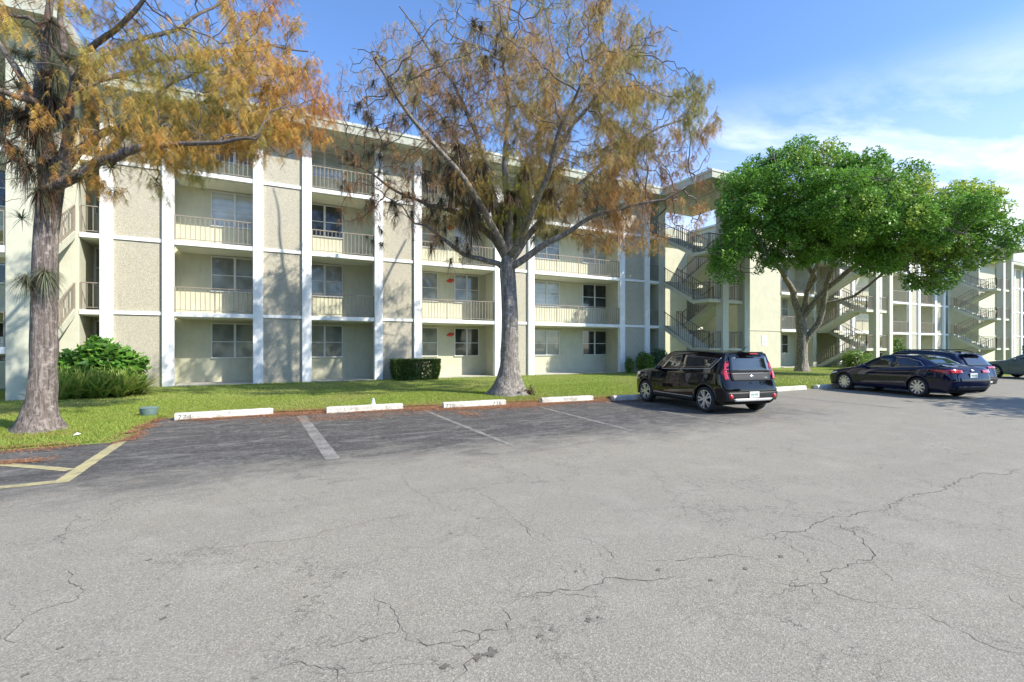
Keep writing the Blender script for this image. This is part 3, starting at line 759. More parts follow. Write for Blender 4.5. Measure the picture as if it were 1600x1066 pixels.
CYP_LEFT = [
    [(0.0, 0, -0.01, 0.367), (0.0, 0, 0.1, 0.308), (0.01, 0, 0.31, 0.249), (0.04, 0, 0.61, 0.216), (0.07, 0, 1.04, 0.203), (0.1, 0, 1.64, 0.2), (0.1, 0, 2.36, 0.193), (0.11, 0, 3.09, 0.186), (0.13, 0, 3.69, 0.179), (0.19, 0, 4.29, 0.186), (0.24, 0, 4.66, 0.186), (0.17, 0, 5.14, 0.166), (0.07, 0, 5.62, 0.138), (0.02, 0, 6.34, 0.11), (0.1, 0, 7.07, 0.083), (0.17, 0, 7.79, 0.062), (0.27, 0, 8.64, 0.034)],
    [(0.27, 0, 4.66, 0.108), (0.78, -0.1, 4.8, 0.101), (1.2, -0.1, 5.08, 0.094), (1.76, -0.2, 5.2, 0.079), (2.29, -0.2, 5.32, 0.058), (3.0, -0.3, 5.32, 0.043), (3.71, -0.4, 5.3, 0.036), (4.37, -0.5, 5.31, 0.022)],
    [(0.27, 0, 4.68, 0.12), (0.51, 0.1, 5.18, 0.1), (0.75, 0.2, 5.53, 0.08), (1.04, 0.3, 5.82, 0.07), (1.31, 0.5, 6.16, 0.05), (1.6, 0.8, 6.77, 0.04), (2.05, 1.1, 7.33, 0.03), (2.68, 1.4, 7.78, 0.02)],
    [(0.31, 0, 4.78, 0.11), (0.41, 0.1, 5.36, 0.09), (0.46, 0.1, 5.97, 0.08), (0.56, 0.1, 6.52, 0.07), (0.32, 0.2, 7.19, 0.06), (0.13, 0.3, 7.87, 0.05), (0.13, 0.4, 8.7, 0.03)],
    [(0.46, 0.1, 6.86, 0.07), (1.05, -0.2, 7.07, 0.06), (1.63, -0.4, 7.23, 0.05), (2.2, -0.6, 7.44, 0.04), (2.74, -0.8, 7.9, 0.02)],
    [(0.53, 0.1, 6.7, 0.07), (0.72, 0.6, 7.43, 0.06), (1.02, 1.2, 8.21, 0.05), (1.56, 1.6, 8.69, 0.04), (2.02, 2.0, 9.43, 0.03), (2.27, 2.2, 9.91, 0.02)],
    [(0.41, 0.1, 7.07, 0.05), (0.22, -0.2, 7.54, 0.04), (-0.14, -0.3, 7.64, 0.03), (-0.62, -0.4, 7.63, 0.02)],
    [(0.07, 0, 5.74, 0.08), (-0.85, 0.5, 6.99, 0.06), (-1.91, 1.0, 8.08, 0.05), (-3.04, 1.4, 8.9, 0.03)],
    [(0.56, 0.1, 6.52, 0.07), (0.17, 1.4, 7.5, 0.06), (0.39, 2.4, 8.45, 0.05), (1.2, 3.3, 9.24, 0.04), (2.33, 4.0, 9.85, 0.03), (3.16, 4.5, 9.98, 0.02)],
    [(1.2, -0.1, 5.08, 0.07), (1.07, 0.8, 6.11, 0.06), (1.56, 1.6, 6.9, 0.05), (2.53, 2.4, 7.61, 0.04), (3.48, 3.0, 8.09, 0.02)],
    [(0.1, 0, 6.22, 0.08), (0.38, -0.8, 5.92, 0.05), (0.19, -1.4, 5.91, 0.03)],
]
GREEN = [
    [(0.0, 0, -0.0, 0.459), (0.0, 0, 0.41, 0.37), (0.0, 0, 1.32, 0.326), (-0.06, -0.1, 2.36, 0.311), (-0.2, -0.2, 3.38, 0.311)],
    [(-0.2, -0.2, 3.3, 0.207), (-0.65, -0.4, 4.39, 0.2), (-0.93, -0.6, 5.19, 0.185), (-1.65, -1, 5.94, 0.148), (-2.51, -1.6, 6.64, 0.126), (-3.91, -2.4, 7.46, 0.089), (-5.53, -3.4, 8.36, 0.059), (-6.9, -4.4, 8.82, 0.037)],
    [(-0.12, -0.2, 3.3, 0.192), (-0.14, -0.5, 4.18, 0.178), (-0.29, -1, 5.14, 0.148), (-0.15, -1.6, 5.85, 0.133), (-1.37, -2, 7.15, 0.111), (-2.42, -2.8, 8.5, 0.089), (-3.32, -3.4, 10.2, 0.067), (-4.02, -4, 11.45, 0.044)],
    [(-0.04, -0.2, 3.38, 0.192), (0.23, -1, 4.54, 0.163), (0.83, -1.6, 5.46, 0.148), (1.32, -2.3, 6.14, 0.133), (1.76, -3, 6.77, 0.104), (2.47, -4, 7.85, 0.081), (3.07, -5, 9.01, 0.059), (3.92, -5.6, 9.85, 0.037)],
    [(-0.06, -0.1, 1.53, 0.222), (0.23, -0.3, 2.35, 0.192), (0.69, -0.6, 3.16, 0.185), (0.75, -1, 4.34, 0.17), (0.52, -1.6, 5.46, 0.148), (0.43, -2.2, 6.34, 0.126), (0.27, -3, 7.71, 0.104), (0.22, -3.6, 9.77, 0.074), (0.13, -4, 11.45, 0.044)],
    [(0.63, -1, 4.14, 0.118), (1.36, -1.4, 4.5, 0.104), (2.06, -1.8, 4.73, 0.089), (2.74, -2.2, 5.38, 0.074), (3.23, -2.8, 6.06, 0.059), (4.05, -3.4, 6.51, 0.044), (4.81, -4, 6.77, 0.03)],
    [(0.43, -2.2, 6.34, 0.104), (2.87, -1.5, 8.43, 0.081), (5.08, -1.2, 10.09, 0.059), (6.85, -1.0, 11.35, 0.037)],
    [(-0.29, -1, 5.14, 0.126), (-0.67, -3, 6.96, 0.096), (-1.53, -4.6, 8.77, 0.067), (-2.78, -6, 10.05, 0.044)],
    [(1.76, -3, 6.77, 0.089), (2.03, -5, 7.27, 0.067), (2.34, -7, 7.47, 0.052), (2.61, -8.4, 7.13, 0.03)],
]

RX = np.array([math.cos(YAW), -math.sin(YAW), 0.0]); FW = np.array([math.sin(YAW), math.cos(YAW), 0.0])
def loc2w(base, P):
    P = np.asarray(P, float)
    return np.array([base[0], base[1], 0.0])+P[:, :1]*RX+P[:, 1:2]*FW+P[:, 2:3]*np.array([0, 0, 1.0])

def grow(limbs, attr, rng, step=.24, infl=2.2, kill=.34, iters=70, droop=0.0, tip=.006, expo=2.35, minchild=.0):
    """space colonisation from given limbs; returns pos, parent, radius"""
    pos = []; par = []; rad = []
    for li, L in enumerate(limbs):
        pts = np.array([p[:3] for p in L], float); rr = [p[3]/2 if False else p[3] for p in L]
        prev = -1
        if li > 0:
            A = np.array(pos); prev = int(np.argmin(((A-pts[0])**2).sum(1)))
        for i in range(len(pts)):
            if i == 0:
                if li > 0 and len(pts) > 1:
                    continue_from = pos[prev]
                if li == 0:
                    pos.append(pts[0]); par.append(-1); rad.append(rr[0]); prev = len(pos)-1
                continue
            a = np.array(pos[prev]) if i == 1 else pts[i-1]
            L_ = np.linalg.norm(pts[i]-a); k = max(1, int(L_/step))
            wob = rng.normal(0, .03, 3)
            for j in range(1, k+1):
                f = j/k; q = a+(pts[i]-a)*f+wob*math.sin(math.pi*f)
                pos.append(q); par.append(prev); rad.append(rr[i-1]+(rr[i]-rr[i-1])*f); prev = len(pos)-1
    nl = len(pos); pos = [np.array(p) for p in pos]; rad = np.array(rad)
    P = np.array(pos); A = attr.copy()
    par = list(par)
    alive = np.ones(len(A), bool)
    D = np.full(len(A), 1e9); N = np.zeros(len(A), int)
    new0 = 0
    for it in range(iters):
        newP = P[new0:]
        if len(newP) == 0: break
        for c0 in range(0, len(newP), 400):
            ch = newP[c0:c0+400]
            d = ((A[:, None, :]-ch[None])**2).sum(2); m = d.argmin(1); dm = d[np.arange(len(A)), m]
            b = dm < D; D[b] = dm[b]; N[b] = m[b]+new0+c0
        alive &= D > kill*kill
        use = alive & (D < (infl*(1 if it else 3))**2)
        if not use.any(): break
        idx = N[use]; dv = A[use]-P[idx]; dv /= np.linalg.norm(dv, axis=1)[:, None]
        acc = np.zeros_like(P); np.add.at(acc, idx, dv)
        src = np.unique(idx)
        v = acc[src]; v += rng.normal(0, .28, v.shape)*np.linalg.norm(v, axis=1)[:, None]
        v /= np.linalg.norm(v, axis=1)[:, None]+1e-9
        v[:, 2] -= droop; v /= np.linalg.norm(v, axis=1)[:, None]+1e-9
        new0 = len(P)
        P = np.vstack([P, P[src]+v*step]); par += src.tolist()
    n = len(P); par = np.array(par)
    R_ = np.zeros(n); has = np.zeros(n, bool)
    acc = np.zeros(n)
    for i in range(n-1, -1, -1):
        r = max(tip, acc[i]**(1/expo)) if acc[i] > 0 else tip
        if i < nl: r = max(rad[i], min(r, rad[i]))
        R_[i] = r
        if par[i] >= 0: acc[par[i]] += r**expo if i >= nl else 0; has[par[i]] = True
    return P, par, R_, ~has, nl

def branch_mesh(P, par, Rd, skip=0.0):
    n = len(P); kids = [[] for _ in range(n)]
    for i in range(n):
        if par[i] >= 0: kids[par[i]].append(i)
    V = []; Fq = []; RV = []; nv = 0
    stack = [(0, -1)]
    while stack:
        s, pr = stack.pop(); chain = [pr, s] if pr >= 0 else [s]; c = s
        while kids[c]:
            ks = sorted(kids[c], key=lambda k: -Rd[k])
            for k in ks[1:]: stack.append((k, c))
            c = ks[0]; chain.append(c)
        if len(chain) < 2: continue
        pts = P[chain]; rr = Rd[chain].copy()
        if pr >= 0: rr[0] = rr[1]
        r0 = rr.max()
        if r0 < skip: continue
        ns = 14 if r0 > .2 else 8 if r0 > .05 else 5 if r0 > .015 else 3
        d = np.gradient(pts, axis=0); d /= np.linalg.norm(d, axis=1)[:, None]+1e-9
        ref = np.array([.3, .2, 1.0]) if abs(d[0][2]) < .9 else np.array([1.0, .1, 0])
        x = np.cross(d, ref); x /= np.linalg.norm(x, axis=1)[:, None]+1e-9; y = np.cross(x, d)
        a = np.arange(ns)*2*math.pi/ns
        lump = 1.0
        ring = pts[:, None]+(x[:, None]*np.cos(a)[None, :, None]+y[:, None]*np.sin(a)[None, :, None])*rr[:, None, None]*lump
        V.append(ring.reshape(-1, 3)); RV.append(np.repeat(rr, ns))
        m = len(chain); i0 = np.arange(m-1)[:, None]*ns+np.arange(ns)[None]; i1 = np.arange(m-1)[:, None]*ns+(np.arange(ns)[None]+1) % ns
        Fq.append(np.stack([i0, i1, i1+ns, i0+ns], 2).reshape(-1, 4)+nv); nv += m*ns
    return np.vstack(V), np.vstack(Fq), np.concatenate(RV)

def root_flare(V, base, rng, h=.9, amp=.35, lobes=7, ph=0.0):
    """ridged buttresses near the ground"""
    d = V[:, :2]-np.array(base[:2]); r = np.hypot(d[:, 0], d[:, 1]); z = V[:, 2]
    m = (z < h*1.6) & (r < 1.6)
    a = np.arctan2(d[:, 1], d[:, 0]); f = np.clip(1-z/h, 0, 1)**1.6
    s = 1+amp*f*(.5+.5*np.cos(lobes*a+ph+np.sin(a*3)))
    s = np.where(m, s, 1)+np.where(m, .05*np.sin(a*9+z*1.3)+.03*np.sin(a*17-z*2.1)+.03*np.sin(z*9+a*3), 0)
    V[:, :2] = np.array(base[:2])+d*s[:, None]
    return V

def densify_trunk(L, k=4):
    out = []
    for i in range(len(L)-1):
        for j in range(k):
            f = j/k; out.append(tuple(L[i][q]+(L[i+1][q]-L[i][q])*f for q in range(4)))
    out.append(L[-1]); return out

def vnoise(P, sc, seed):
    """cheap smooth pseudo noise 0..1"""
    r = np.random.default_rng(seed); s = np.zeros(len(P))
    for _ in range(6):
        k = r.normal(0, 1, 3); k /= np.linalg.norm(k); s += np.sin((P@k)*sc*r.uniform(.6, 1.6)+r.uniform(0, 6.28))
    return np.clip(.5+s/5.0, 0, 1)

def fronds(Pt, rng, ln=.34, lw=.014, k=11, spread=.55, ll=.10):
    """drooping feathery sprays: each k thin leaflets both sides of a hanging rib"""
    n = len(Pt)
    a = rng.uniform(0, 2*math.pi, n); L = ln*rng.uniform(.55, 1.3, n); sp = spread*rng.uniform(.3, 1.4, n)
    h = np.stack([np.cos(a), np.sin(a), np.zeros(n)], 1); side = np.stack([-np.sin(a), np.cos(a), np.zeros(n)], 1)
    V = []; 
    for j in range(k):
        s = .12+.88*j/(k-1)
        ax = Pt+h*(L*sp*s)[:, None]+np.array([0, 0, -1.0])*(L*(s**1.35))[:, None]
        sg = 1 if j % 2 else -1
        q = rng.uniform(.6, 1.3, n)*ll*(1.15-.7*s)
        if j == k-1:
            tipv = ax+np.array([0, 0, -1.0])*(ll*.8)+h*.01
        else:
            tipv = ax+side*(sg*q*.75)[:, None]+h*(q*rng.uniform(-.3, .5, n))[:, None]+np.array([0, 0, -1.0])*(q*.85)[:, None]
        d = np.array([0, 0, 1.0])*lw
        V += [ax+d*.9, ax-d*.9, tipv]
    V = np.stack(V, 1).reshape(-1, 3)
    F_ = np.arange(n*k*3).reshape(-1, 3)
    return V, F_

def frond_colors(Pt, rng, pal, seed, sc=1.1, per=33):
    n1 = vnoise(Pt, sc, seed); n2 = rng.uniform(0, 1, len(Pt)); t_ = np.clip(n1*.75+n2*.35-.05, 0, .999)
    pal = np.array(pal); x = t_*(len(pal)-1); i = x.astype(int); f = (x-i)[:, None]
    c = pal[i]*(1-f)+pal[np.minimum(i+1, len(pal)-1)]*f
    c *= rng.uniform(.65, 1.3, len(Pt))[:, None]
    c = np.repeat(c, per//3, 0); c *= rng.uniform(.6, 1.35, len(c))[:, None]
    return np.repeat(np.clip(c, 0, 1), 3, 0)

def ell_points(rng, specs):
    out = []
    for (a, b, z, ra, rb, rz_, n) in specs:
        p = rng.normal(0, 1, (n, 3)); p /= np.linalg.norm(p, axis=1)[:, None]; p *= rng.uniform(.15, 1, (n, 1))**(1/2.4)
        out.append(p*np.array([ra, rb, rz_])+np.array([a, b, z]))
    return np.vstack(out)

def make_tree(name, base, limbs, specs, rng, label, cat, bark_, flare, **kw):
    root = empty(name, (base[0], base[1], .06), 0, label, cat)
    limbs = [densify_trunk(limbs[0])]+limbs[1:]
    att = ell_points(rng, specs)
    P, par, Rd, tips, nl = grow(limbs, att, rng, **kw)
    W = loc2w(base, P)
    V, Fq, RV = branch_mesh(W, par, Rd)
    V = root_flare(V, base, rng, **flare)
    org = np.array([base[0], base[1], .06])
    cc = np.repeat(np.clip((RV-.012)/.07, 0, 1)[:, None], 3, 1)
    np_mesh('trunk', V-org, Fq, bark_, root, True, cc)
    return root, W, par, Rd, tips, nl, org

# ---- big cypress
rng = np.random.default_rng(21)
BB = (7.13, 14.10)
specs = [(.6, .0, 8.9, 6.1, 4.8, 3.6, 1500), (-2.6, 0, 8.6, 3.6, 3.4, 3.4, 420), (4.0, .5, 6.6, 3.2, 3.2, 1.8, 420), (.6, -.3, 10.6, 3.9, 3.2, 2.1, 500), (5.0, 0.6, 5.9, 1.7, 1.6, .7, 70),
         (-3.6, .6, 6.2, 2.6, 1.4, .5, 70), (-1.2, -.3, 5.2, 2.4, 1.0, .5, 50)]
specs = [q[:6]+(int(q[6]*1.5),) for q in specs]
tr, W, par, Rd, tips, nl, org = make_tree('bald_cypress', BB, CYP_BIG, specs, rng,
    'tall spreading bald cypress with orange and gold autumn needles in the middle of the lawn', 'tree', M['bark2'],
    dict(h=1.1, amp=.55, lobes=7), step=.22, infl=2.4, kill=.30, iters=60, tip=.0085, expo=2.5)
ids = np.arange(len(W))
thin = ids[(Rd < .022) & (ids >= nl)]
Wt = W[thin]
loc = (Wt-org); lat = loc@RX
dens = np.clip(.42+.075*(lat+1.5), .10, 1.0)*np.clip(1.35-.05*(Wt[:, 2]-6), .5, 1.2)
cl = vnoise(Wt, 3.2, 5); dens *= np.where(cl > .54, 3.0, np.where(cl > .42, .5, .05))
dens *= np.where((lat > 3.6) & (Wt[:, 2] < 7.6), .38, 1); cnt = rng.poisson(dens*6.5)
Pt = np.repeat(Wt, cnt, 0)+rng.normal(0, .11, (cnt.sum(), 3))
V, F_ = fronds(Pt, rng, .25, .011, 10, .5, .10)
hz_ = np.clip((Pt[:, 2]-6.0)/4, 0, 1); latP = (Pt-org)@RX
pal = [(.24, .14, .075), (.38, .19, .075), (.47, .28, .10), (.39, .31, .10), (.25, .26, .08)]
C = frond_colors(Pt, rng, pal, 8, 1.0, 30)
mix = np.clip((1.5-latP)/5, 0, 1)*np.clip((Pt[:, 2]-7.0)/3, 0, 1)
mix = np.repeat(mix, 30)[:, None]; C = C*(1-mix*.6)+np.array([.30, .23, .16])*mix*.6
lowc = np.repeat(np.clip(1-abs(latP-.2)/2.6, 0, 1)*np.clip((8.2-Pt[:, 2])/2, 0, 1), 30)[:, None]
C = C*(1-lowc*.75)+np.array([.36, .38, .06])*lowc*.75
np_mesh('foliage', V-org, F_, M['feather'], tr, False, C)
print('cypress', len(W), len(Pt))
BIG_W, BIG_R = W, Rd

# ---- left cypress
rng = np.random.default_rng(4)
BL = (-3.80, 12.10)
specs = [(2.6, .8, 6.7, 2.6, 1.7, 1.3, 900), (.6, .2, 6.2, 2.6, 2.2, 1.8, 520), (3.7, 1.2, 6.8, 1.5, 1.4, 1.2, 400), (-2.6, .5, 6.4, 2.6, 2.2, 2.0, 260), (1.4, .6, 8.8, 3.2, 2.8, 2.0, 420), (2.4, -.2, 5.5, 2.1, .6, .45, 260)]
specs = [q[:6]+(int(q[6]*1.4),) for q in specs]
tl, W, par, Rd, tips, nl, org = make_tree('bald_cypress', BL, CYP_LEFT, specs, rng,
    'leaning bald cypress at the left with orange needles and bushy air plants along its trunk', 'tree', M['bark1'],
    dict(h=1.3, amp=.42, lobes=6, ph=1.0), step=.18, infl=2.0, kill=.25, iters=60, tip=.006, expo=2.5)
ids = np.arange(len(W)); thin = ids[(Rd < .018) & (ids >= nl)]; Wt = W[thin]
loc = Wt-org; lat = loc@RX
dens = np.clip(.35+.30*(lat+.2), .12, 1.0); cl = vnoise(Wt, 3.6, 3); dens *= np.where(cl > .57, 2.0, np.where(cl > .46, .35, .04)); dens *= np.where(lat < .9, .2, 1)
cnt = rng.poisson(dens*8.5)
Pt = np.repeat(Wt, cnt, 0)+rng.normal(0, .09, (cnt.sum(), 3))
keep = Pt[:, 2] > 4.3; Pt = Pt[keep]
V, F_ = fronds(Pt, rng, .22, .0075, 13, .55, .09)
C = frond_colors(Pt, rng, [(.28, .12, .055), (.50, .22, .065), (.56, .32, .08), (.40, .32, .08), (.17, .21, .05)], 31, 1.5, 39)
np_mesh('foliage', V-org, F_, M['feather'], tl, False, C)
print('left', len(W), len(Pt))

# ---- green tree
rng = np.random.default_rng(9)
BG = (30.85, 18.85)
sp = []
# (px-like layout in metres: lateral, depth offset, height, radii)
for (a, b, z, ra, rb, rz_) in [(-3.2, -5.2, 8.6, 2.5, 2.2, 2.4), (-1.2, -5.0, 10.6, 2.7, 2.6, 2.2), (-4.4, -5.8, 6.2, 1.9, 1.6, 1.3), (-1.0, -5.6, 7.2, 2.6, 2.0, 1.5), (1.4, -5.2, 9.6, 2.8, 2.6, 2.6), (3.6, -5.0, 9.9, 2.6, 2.6, 1.9),
      (5.2, -5.4, 8.0, 2.8, 2.6, 2.0), (2.6, -6.0, 7.2, 2.4, 2.0, 1.3), (7.6, -6.0, 8.9, 2.1, 2.2, 1.5), (8.8, -6.2, 7.0, 2.0, 2.0, 1.4), (5.9, -6.4, 5.5, 1.6, 1.5, 1.1), (3.4, -6.4, 6.2, 1.8, 1.5, 1.0), (-2.9, -5.4, 10.4, 1.9, 1.8, 1.5), (7.0, -5, 9.9, 1.6, 1.6, .9), (9.2, -6, 9.7, .6, .7, .25), (-5.2, -5.4, 9.4, .8, .7, .3), (1.2, -5, 12.6, .6, .6, .25), (9.6, -6.2, 8.2, .5, .6, .3),
      (0.5, -8.2, 8.6, 2.6, 1.5, 1.9), (4.2, -8.4, 7.6, 2.4, 1.5, 1.5)]:
    a = a*.91-2.55
    if a > 2: a = 2+(a-2)*.88
    sp.append((a, b, z, ra, rb, rz_, int(26*ra*rb*rz_)+16))
tg, W, par, Rd, tips, nl, org = make_tree('shade_tree', BG, GREEN, sp, rng,
    'broad umbrella shaped tree with dense bright green leaves behind the black hatchback', 'tree', M['bark3'],
    dict(h=.8, amp=.25, lobes=5), step=.42, infl=3.0, kill=.45, iters=50, tip=.014, expo=2.4)
ids = np.arange(len(W)); thin = ids[(Rd < .04) & (ids >= nl)]; Wt = W[thin]
order = rng.permutation(len(Wt)); cen = []
grid = {}
for i in order:
    p = Wt[i]; k = tuple((p/.74).astype(int))
    if k in grid: continue
    grid[k] = 1; cen.append(p)
cen = np.array(cen); cen = cen[vnoise(cen, 1.5, 91) > .17]; pr = rng.uniform(.22, .78, len(cen)); pn = (900*pr**2*rng.uniform(.5, 1.2, len(cen))).astype(int)
pid = np.repeat(np.arange(len(cen)), pn); q = rng.normal(0, 1, (len(pid), 3)); q /= np.linalg.norm(q, axis=1)[:, None]; q *= rng.uniform(.35, 1, (len(pid), 1))**.6
Pt = cen[pid]+q*np.stack([pr, pr, pr*.85], 1)[pid]
pcol = rng.uniform(0, 1, len(cen))[pid]
n = len(Pt)
nrm = rng.normal(0, .8, (n, 3))+np.array([.15, -.35, .8]); nrm /= np.linalg.norm(nrm, axis=1)[:, None]
u = np.cross(nrm, rng.normal(0, 1, (n, 3))); u /= np.linalg.norm(u, axis=1)[:, None]; v_ = np.cross(nrm, u)
s = rng.uniform(.055, .105, n)[:, None]
V = np.stack([Pt-u*s, Pt+v_*s*.5-nrm*s*.12, Pt+u*s, Pt-v_*s*.5-nrm*s*.12], 1).reshape(-1, 3)
F_ = np.arange(n*4).reshape(-1, 4)
c1_ = vnoise(Pt, 1.6, 77); c2_ = rng.uniform(0, 1, n)
latP = (Pt-org)@RX
ylw = np.clip((c1_-.55)*2.4+(Pt[:, 2]-9.5)*.10+(latP-7)*.07+(c2_-.5)*.4+(pcol-.45)*.8, 0, 1)[:, None]
C = np.array([.145, .30, .04])*(1-ylw)+np.array([.42, .50, .08])*ylw
C *= rng.uniform(.7, 1.3, (n, 1))
np_mesh('foliage', V-org, F_, M['leaf'], tg, False, np.repeat(np.clip(C, 0, 1), 4, 0))
print('green', len(W), n)

# ------------------------------------------------------------------ air plants
def spiky(rng, n, L, w, up=.2, curl=.35, droop=.0, seg=4):
    """n narrow arching leaves from the origin"""
    V = []; Fc = []
    for i in range(n):
        d = rng.normal(0, 1, 3); d[2] = abs(d[2])*.7+up if rng.uniform() > droop else -abs(d[2])-.3
        d /= np.linalg.norm(d); l = L*rng.uniform(.6, 1.15)
        sd = np.cross(d, [0, 0, 1]); sd = sd/(np.linalg.norm(sd)+1e-6)
        b = len(V); p = np.zeros(3)
        for j in range(seg+1):
            f = j/seg; q = d*l*f+np.array([0, 0, -1])*curl*l*f*f
            ww = w*(1-f)**.7*.5+.0008
            V += [q+sd*ww, q-sd*ww]
            if j: Fc.append((b+2*j-2, b+2*j-1, b+2*j+1, b+2*j))
    return np.array(V), np.array(Fc)
def airplant(rng, c, n, L, w, label, r=.08, up=.2, curl=.35, droop=.1, dark=.0, clumps=1, spread=(0, 0, 0), group=None):
    Vs = []; Fs = []; Cs = []; b = 0
    for k in range(clumps):
        V, Fc = spiky(rng, n, L, w, up, curl, droop)
        o_ = rng.normal(0, 1, 3)*np.array(spread) if clumps > 1 else np.zeros(3)
        Vs.append(V+o_); Fs.append(Fc+b); b += len(V)
        g = rng.uniform(0, 1, (len(V)//10, 1)); 
        cc = (np.array([.28, .31, .22])*(1-g)+np.array([.15, .20, .10])*g)*(1-.55*min(1, dark*2))  # dark lowers the leaf colour, painting in shade within the crown
        dr = (rng.uniform(0, 1, (len(V)//10, 1)) < (.18+dark)).astype(float); cc = cc*(1-dr)+np.array([.15, .08, .05])*dr
        Cs.append(np.repeat(cc, 10, 0))
    o = np_mesh('air_plant', np.vstack(Vs), np.vstack(Fs), M['leaf'], None, False, np.vstack(Cs))
    o.location = tuple(c)
    return tag(o, label, 'air plant', group)
def on(base, l0, d, px, py, b):
    return None
rng = np.random.default_rng(14)
def at(base, a, b, z): return loc2w(base, [(a, b, z)])[0]
AL = lambda *q: at(BL, *q)
airplant(rng, AL(.14, -.1, 2.95), 240, .34, .010, 'thick shaggy ring of grey green air plants round the left cypress trunk below the stairs', curl=.75, up=.0, droop=.35, clumps=3, spread=(.15, .1, .05), dark=.1)
airplant(rng, AL(-.22, -.1, 4.0), 60, .34, .014, 'single spiky air plant on the left side of the left cypress trunk', curl=.4)
airplant(rng, AL(.85, -.1, 4.75), 130, .42, .013, 'round spiky air plant under the first fork of the left cypress', curl=.45, droop=.2)
airplant(rng, AL(1.45, -.1, 4.95), 90, .36, .012, 'spiky air plant on the lower right limb of the left cypress', curl=.4)
airplant(rng, AL(.0, -.15, 4.95), 60, .32, .012, 'small air plant left of the fork of the left cypress', curl=.3)
airplant(rng, AL(.2, -.25, 5.9), 190, .36, .011, 'huge dark mound of air plants in the crotch of the left cypress', curl=.8, droop=.5, dark=.35, clumps=22, spread=(.30, .18, .62))
airplant(rng, AL(-.25, -.1, 6.5), 190, .40, .009, 'pale bristling clump of air plants at the upper left of the left cypress', curl=.4, clumps=10, spread=(.30, .2, .42))
airplant(rng, AL(.75, 0, 5.45), 90, .40, .014, 'dark green air plants right of the mound on the left cypress', curl=.6, droop=.4, clumps=2, spread=(.15, .1, .15))
airplant(rng, AL(.35, 0, 7.2), 130, .38, .009, 'fine grey air plants among the top branches of the left cypress', curl=.4, clumps=5, spread=(.5, .4, .35))
AB = lambda *q: at(BB, *q)
airplant(rng, AB(-.45, -.6, 6.7), 120, .55, .030, 'great hanging mass of dark air plants in the heart of the big cypress', curl=.9, droop=.55, dark=.40, clumps=26, spread=(.95, .35, .42))
airplant(rng, AB(-1.0, -.3, 6.2), 150, .62, .022, 'large green rosette of air plants left of the dark mass on the big cypress', curl=.7, droop=.3, clumps=5, spread=(.35, .3, .3))
airplant(rng, AB(.15, -.3, 5.75), 120, .6, .020, 'pale drooping air plant below the dark mass on the big cypress', curl=.9, droop=.6, clumps=3, spread=(.3, .2, .2))
airplant(rng, AB(-2.2, .3, 7.3), 110, .55, .018, 'grey tangle of air plants on the left inner crown of the big cypress', curl=.8, droop=.5, dark=.15, clumps=6, spread=(.35, .3, .35))
airplant(rng, AB(-2.4, 1.0, 10.1), 110, .5, .018, 'bushy grey air plants high on the left of the big cypress', curl=.7, droop=.4, dark=.1, clumps=7, spread=(.5, .4, .35))
airplant(rng, AB(-.9, .6, 12.3), 110, .55, .02, 'dark nest of air plants near the top of the big cypress', curl=.8, droop=.5, dark=.4, clumps=6, spread=(.3, .3, .35))
airplant(rng, AB(1.4, .2, 5.7), 100, .5, .018, 'air plants along the steep right limb of the big cypress', curl=.6, droop=.3, clumps=5, spread=(.3, .2, .45))
airplant(rng, AB(3.6, .9, 6.5), 80, .42, .016, 'small grey clump of air plants far out on the right limb of the big cypress', curl=.5, clumps=3, spread=(.3, .2, .15))
airplant(rng, AB(2.8, -.9, 5.65), 90, .45, .018, 'spiky air plant on the lower right limb of the big cypress', curl=.5, clumps=2, spread=(.2, .2, .1))
airplant(rng, AB(-4.1, .8, 7.6), 90, .35, .012, 'yellowish air plants on the long left limb of the big cypress, beside a white pilaster', curl=.5, clumps=5, spread=(.5, .2, .15))
airplant(rng, AB(-2.9, .7, 6.2), 100, .42, .015, 'dark air plants where the long left limb of the big cypress forks', curl=.6, droop=.3, dark=.2, clumps=8, spread=(.6, .2, .14))
airplant(rng, AB(-1.9, -.2, 5.0), 90, .38, .014, 'dark shaggy air plants on the low left limb of the big cypress', curl=.7, droop=.5, dark=.3, clumps=7, spread=(.35, .2, .3))
for i, (a, b, z) in enumerate([(-4.9, .9, 6.7), (-4.6, .9, 6.9), (-4.7, .8, 5.7), (-4.6, .9, 5.2), (-5.8, 1, 7.3), (-3.6, .9, 9.7), (-4.3, 1, 8.8), (-3.2, 1.4, 11.1), (-5.0, .9, 9.6)]):
    airplant(rng, AB(a, b, z), 60, .26, .012, 'small ball of air plants hanging on outer twigs at the left of the big cypress', curl=.6, droop=.4, dark=.3, clumps=3, spread=(.12, .1, .12), group='small air plant balls on the outer left twigs')
lim = np.where((BIG_R > .012) & (BIG_R < .11) & (BIG_W[:, 2] > 5.2))[0]
lt = (BIG_W[lim]-np.array([BB[0], BB[1], 0]))@RX
pb = np.where(lt < 1.5, 1.0, .25); pb /= pb.sum()
for k_ in rng.choice(lim, 46, replace=False, p=pb):
    airplant(rng, BIG_W[k_], 45, rng.uniform(.2, .34), .014, 'small tuft of dark air plants on a limb of the big cypress', curl=.6, droop=.4, dark=.35, clumps=int(rng.integers(2, 6)), spread=(.16, .14, .10), group='small air plant tufts along the limbs of the big cypress')
